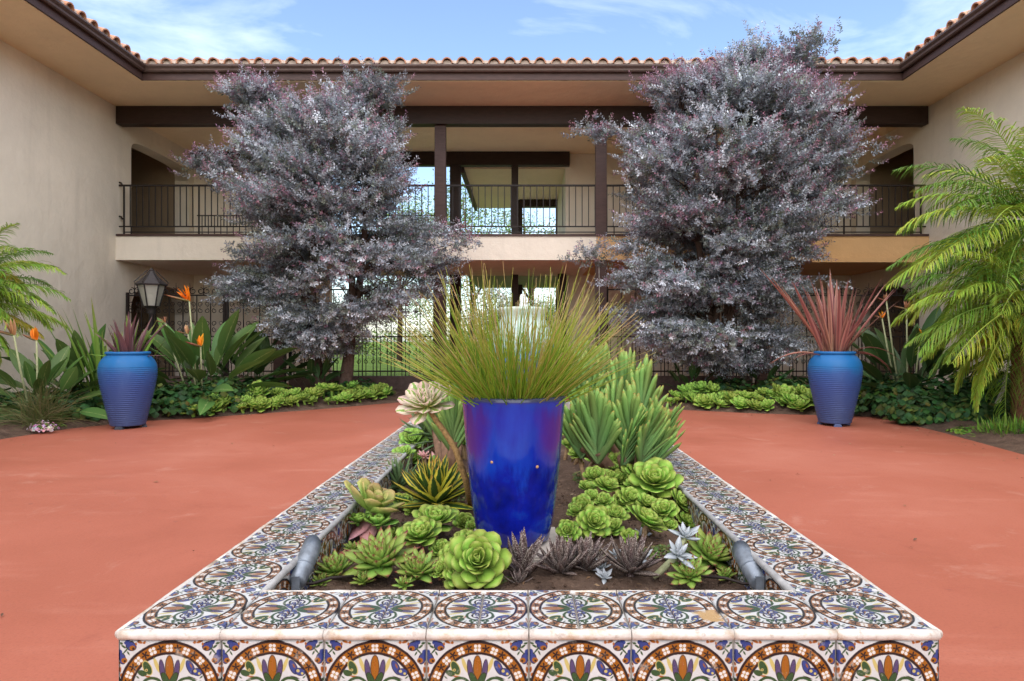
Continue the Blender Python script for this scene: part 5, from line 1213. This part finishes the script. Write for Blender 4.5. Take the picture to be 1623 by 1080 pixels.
for k in range(NS):
    m = MB(); q = [cp(r0*.96,zg0+.01,k),cp(r0*.96,zg0+.01,k+1),cp(r1*.96,zg1,k+1),cp(r1*.96,zg1,k)]; nn = (q[1]-q[0]).cross(q[3]-q[0]).normalized()*.004
    m.add([v for v in q]+[v-nn for v in q], [(0,1,2,3),(7,6,5,4),(0,4,5,1),(1,5,6,2),(2,6,7,3),(3,7,4,0)]); m.build('pane', gm, t)
    m = MB(); m.tube([cp(r0,zg0,k),cp(r1,zg1+.01,k)], .011, 4); m.build('frame_bar', M_LAMP, t)
m = MB(); pr = [(r1*1.12,zg1),(r1*1.16,zg1+.02),(r1*.75,zg1+.09),(.05,zg1+.19),(.03,zg1+.22),(.035,zg1+.24),(.0,zg1+.27)]
vs = [cp(r,z,k) for r, z in pr for k in range(NS)]; m.add(vs, [(i*NS+k,i*NS+(k+1)%NS,(i+1)*NS+(k+1)%NS,(i+1)*NS+k) for i in range(len(pr)-1) for k in range(NS)]+[tuple(range(NS))[::-1]]); m.build('lantern_roof', M_LAMP, t)
m = MB()
for k in range(NS): m.tube([cp(r1*1.1,zg1+.02,k),cp(r1*1.2,zg1+.05,k),cp(r1*.8,zg1+.13,k),cp(.06,zg1+.23,k)], .007, 4)
m.build('roof_scrolls', M_LAMP, t); m = MB(); m.lathe([(0,zg0+.03),(.02,zg0+.03),(.02,zg0+.08),(.04,zg0+.12),(.035,zg0+.17),(0,zg0+.2)], 12); m.build('bulb', plain('frosted_bulb',(.8,.8,.76),.3), t, True)

# ================================================================== BEYOND THE BUILDING
def back_tree(label, loc, h, r, n, cols, seed, cat='tree', lr=.16, trunk=True):
    rd = random.Random(seed); t = thing('garden_tree', label, cat, loc)
    m = MB(); m.tube([(0,0,-.1),(.05,0,h*.35),(0,.05,h*.65)], [.16,.12,.06], 8); tr = MB()
    for k in range(9):
        a = rd.uniform(0,6.28); m.tube([(0,0,h*rd.uniform(.3,.5)),(r*.6*math.cos(a),r*.6*math.sin(a),h*rd.uniform(.55,.85))], [.06,.02], 5)
    m.build('trunk', M_BARK, t, True); f = MB(); cs = [(rd.gauss(0,r*.45), rd.gauss(0,r*.45), h*.62+rd.gauss(0,h*.16)) for _ in range(26)]
    for i in range(int(n*2.2)):
        c = rd.choice(cs); p = Vector((c[0]+rd.gauss(0,r*.2),c[1]+rd.gauss(0,r*.2),c[2]+rd.gauss(0,r*.2))); q = Euler((rd.uniform(-1,1),rd.uniform(-1,1),rd.uniform(0,6))).to_quaternion(); s = lr*.6*rd.uniform(.6,1.2)
        cc = tuple(x*rd.uniform(.7,1.3) for x in rd.choice(cols)); f.add([p+q@Vector(v) for v in ((-s*.4,0,0),(0,-s*.6,.02),(s*.4,0,0),(0,s*.6,.02))], [(0,1,2,3)], col=cc)
    f.build('crown', M_LEAFCOL, t); return t
YG = [(.16,.24,.04),(.22,.30,.05),(.12,.20,.04)]
back_tree('sunlit yellow-green tree seen through the upper gallery opening', (-2.2,28,0), 8.4, 2.4, 5000, YG, 1)
back_tree('loose green tree beyond the covered walk', (.4,30,0), 8.2, 2.0, 3600, YG, 2)
back_tree('green tree beyond the lawn beyond the gallery opening', (-6.5,34,0), 8.0, 2.8, 5000, YG, 3)
back_tree('leafy shrub with white blossom seen through the lower passage', (-.9,24,0), 3.0, 1.1, 3600, [(.10,.17,.04),(.14,.21,.05),(.7,.7,.66),(.75,.75,.7)], 4, 'shrub', .11)
back_tree('second white-blossomed shrub beside the passage', (.9,25,0), 2.8, 1.0, 3000, [(.10,.17,.04),(.14,.21,.05),(.7,.7,.66)], 5, 'shrub', .11)
def hedge(label, x0, x1, y, h, seed):
    rd = random.Random(seed); m = MB()
    for i in range(9000):
        p = Vector((rd.uniform(x0,x1), y+rd.uniform(-.5,.5), h*rd.random()**.7+rd.gauss(0,.08))); q = Euler((rd.uniform(-1.2,1.2),rd.uniform(-1.2,1.2),rd.uniform(0,6))).to_quaternion(); s = rd.uniform(.06,.13)
        c = tuple(x*rd.uniform(.7,1.3) for x in rd.choice(YG)); m.add([p+q@Vector(v) for v in ((-s*.5,0,0),(0,-s*.7,0),(s*.5,0,0),(0,s*.7,0))], [(0,1,2,3)], col=c)
    o = m.build('clipped_hedge', M_LEAFCOL); tag(o, label, 'hedge')
hedge('long bright green hedge across the lawn behind the building', -14, 12, 38, 1.6, 9)

m = MB(); rd = random.Random(77)
def scrap(x, y):
    a = rd.uniform(0,6.28); l = rd.uniform(.012,.045); w = l*rd.uniform(.2,.5); d = Vector((math.cos(a),math.sin(a),rd.uniform(-.05,.12))); q = Vector((-math.sin(a),math.cos(a),rd.uniform(-.1,.2))); p = Vector((x,y,.008))
    m.add([p-d*l/2, p+q*w/2+Vector((0,0,.004)), p+d*l/2, p-q*w/2], [(0,1,2,3)], col=rd.choice([(.22,.13,.07),(.14,.09,.06),(.32,.24,.14),(.10,.10,.05)]))
for poly in (BEDL[1:8], BEDR[1:7]):
    for (ax, ay), (bx, by) in zip(poly, poly[1:]):
        for k in range(int(14*math.hypot(bx-ax,by-ay))):
            f = rd.random(); o_ = abs(rd.gauss(0,.22)); scrap(ax+(bx-ax)*f + (o_ if ax < 0 else -o_), ay+(by-ay)*f - o_*.4)
for k in range(60): scrap(rd.uniform(-5,4.5), rd.uniform(1.5,8.5))
tag(m.build('fallen_leaves', M_FINE), 'dry leaf scraps fallen on the red paving near the beds', 'leaf litter', kind='stuff')
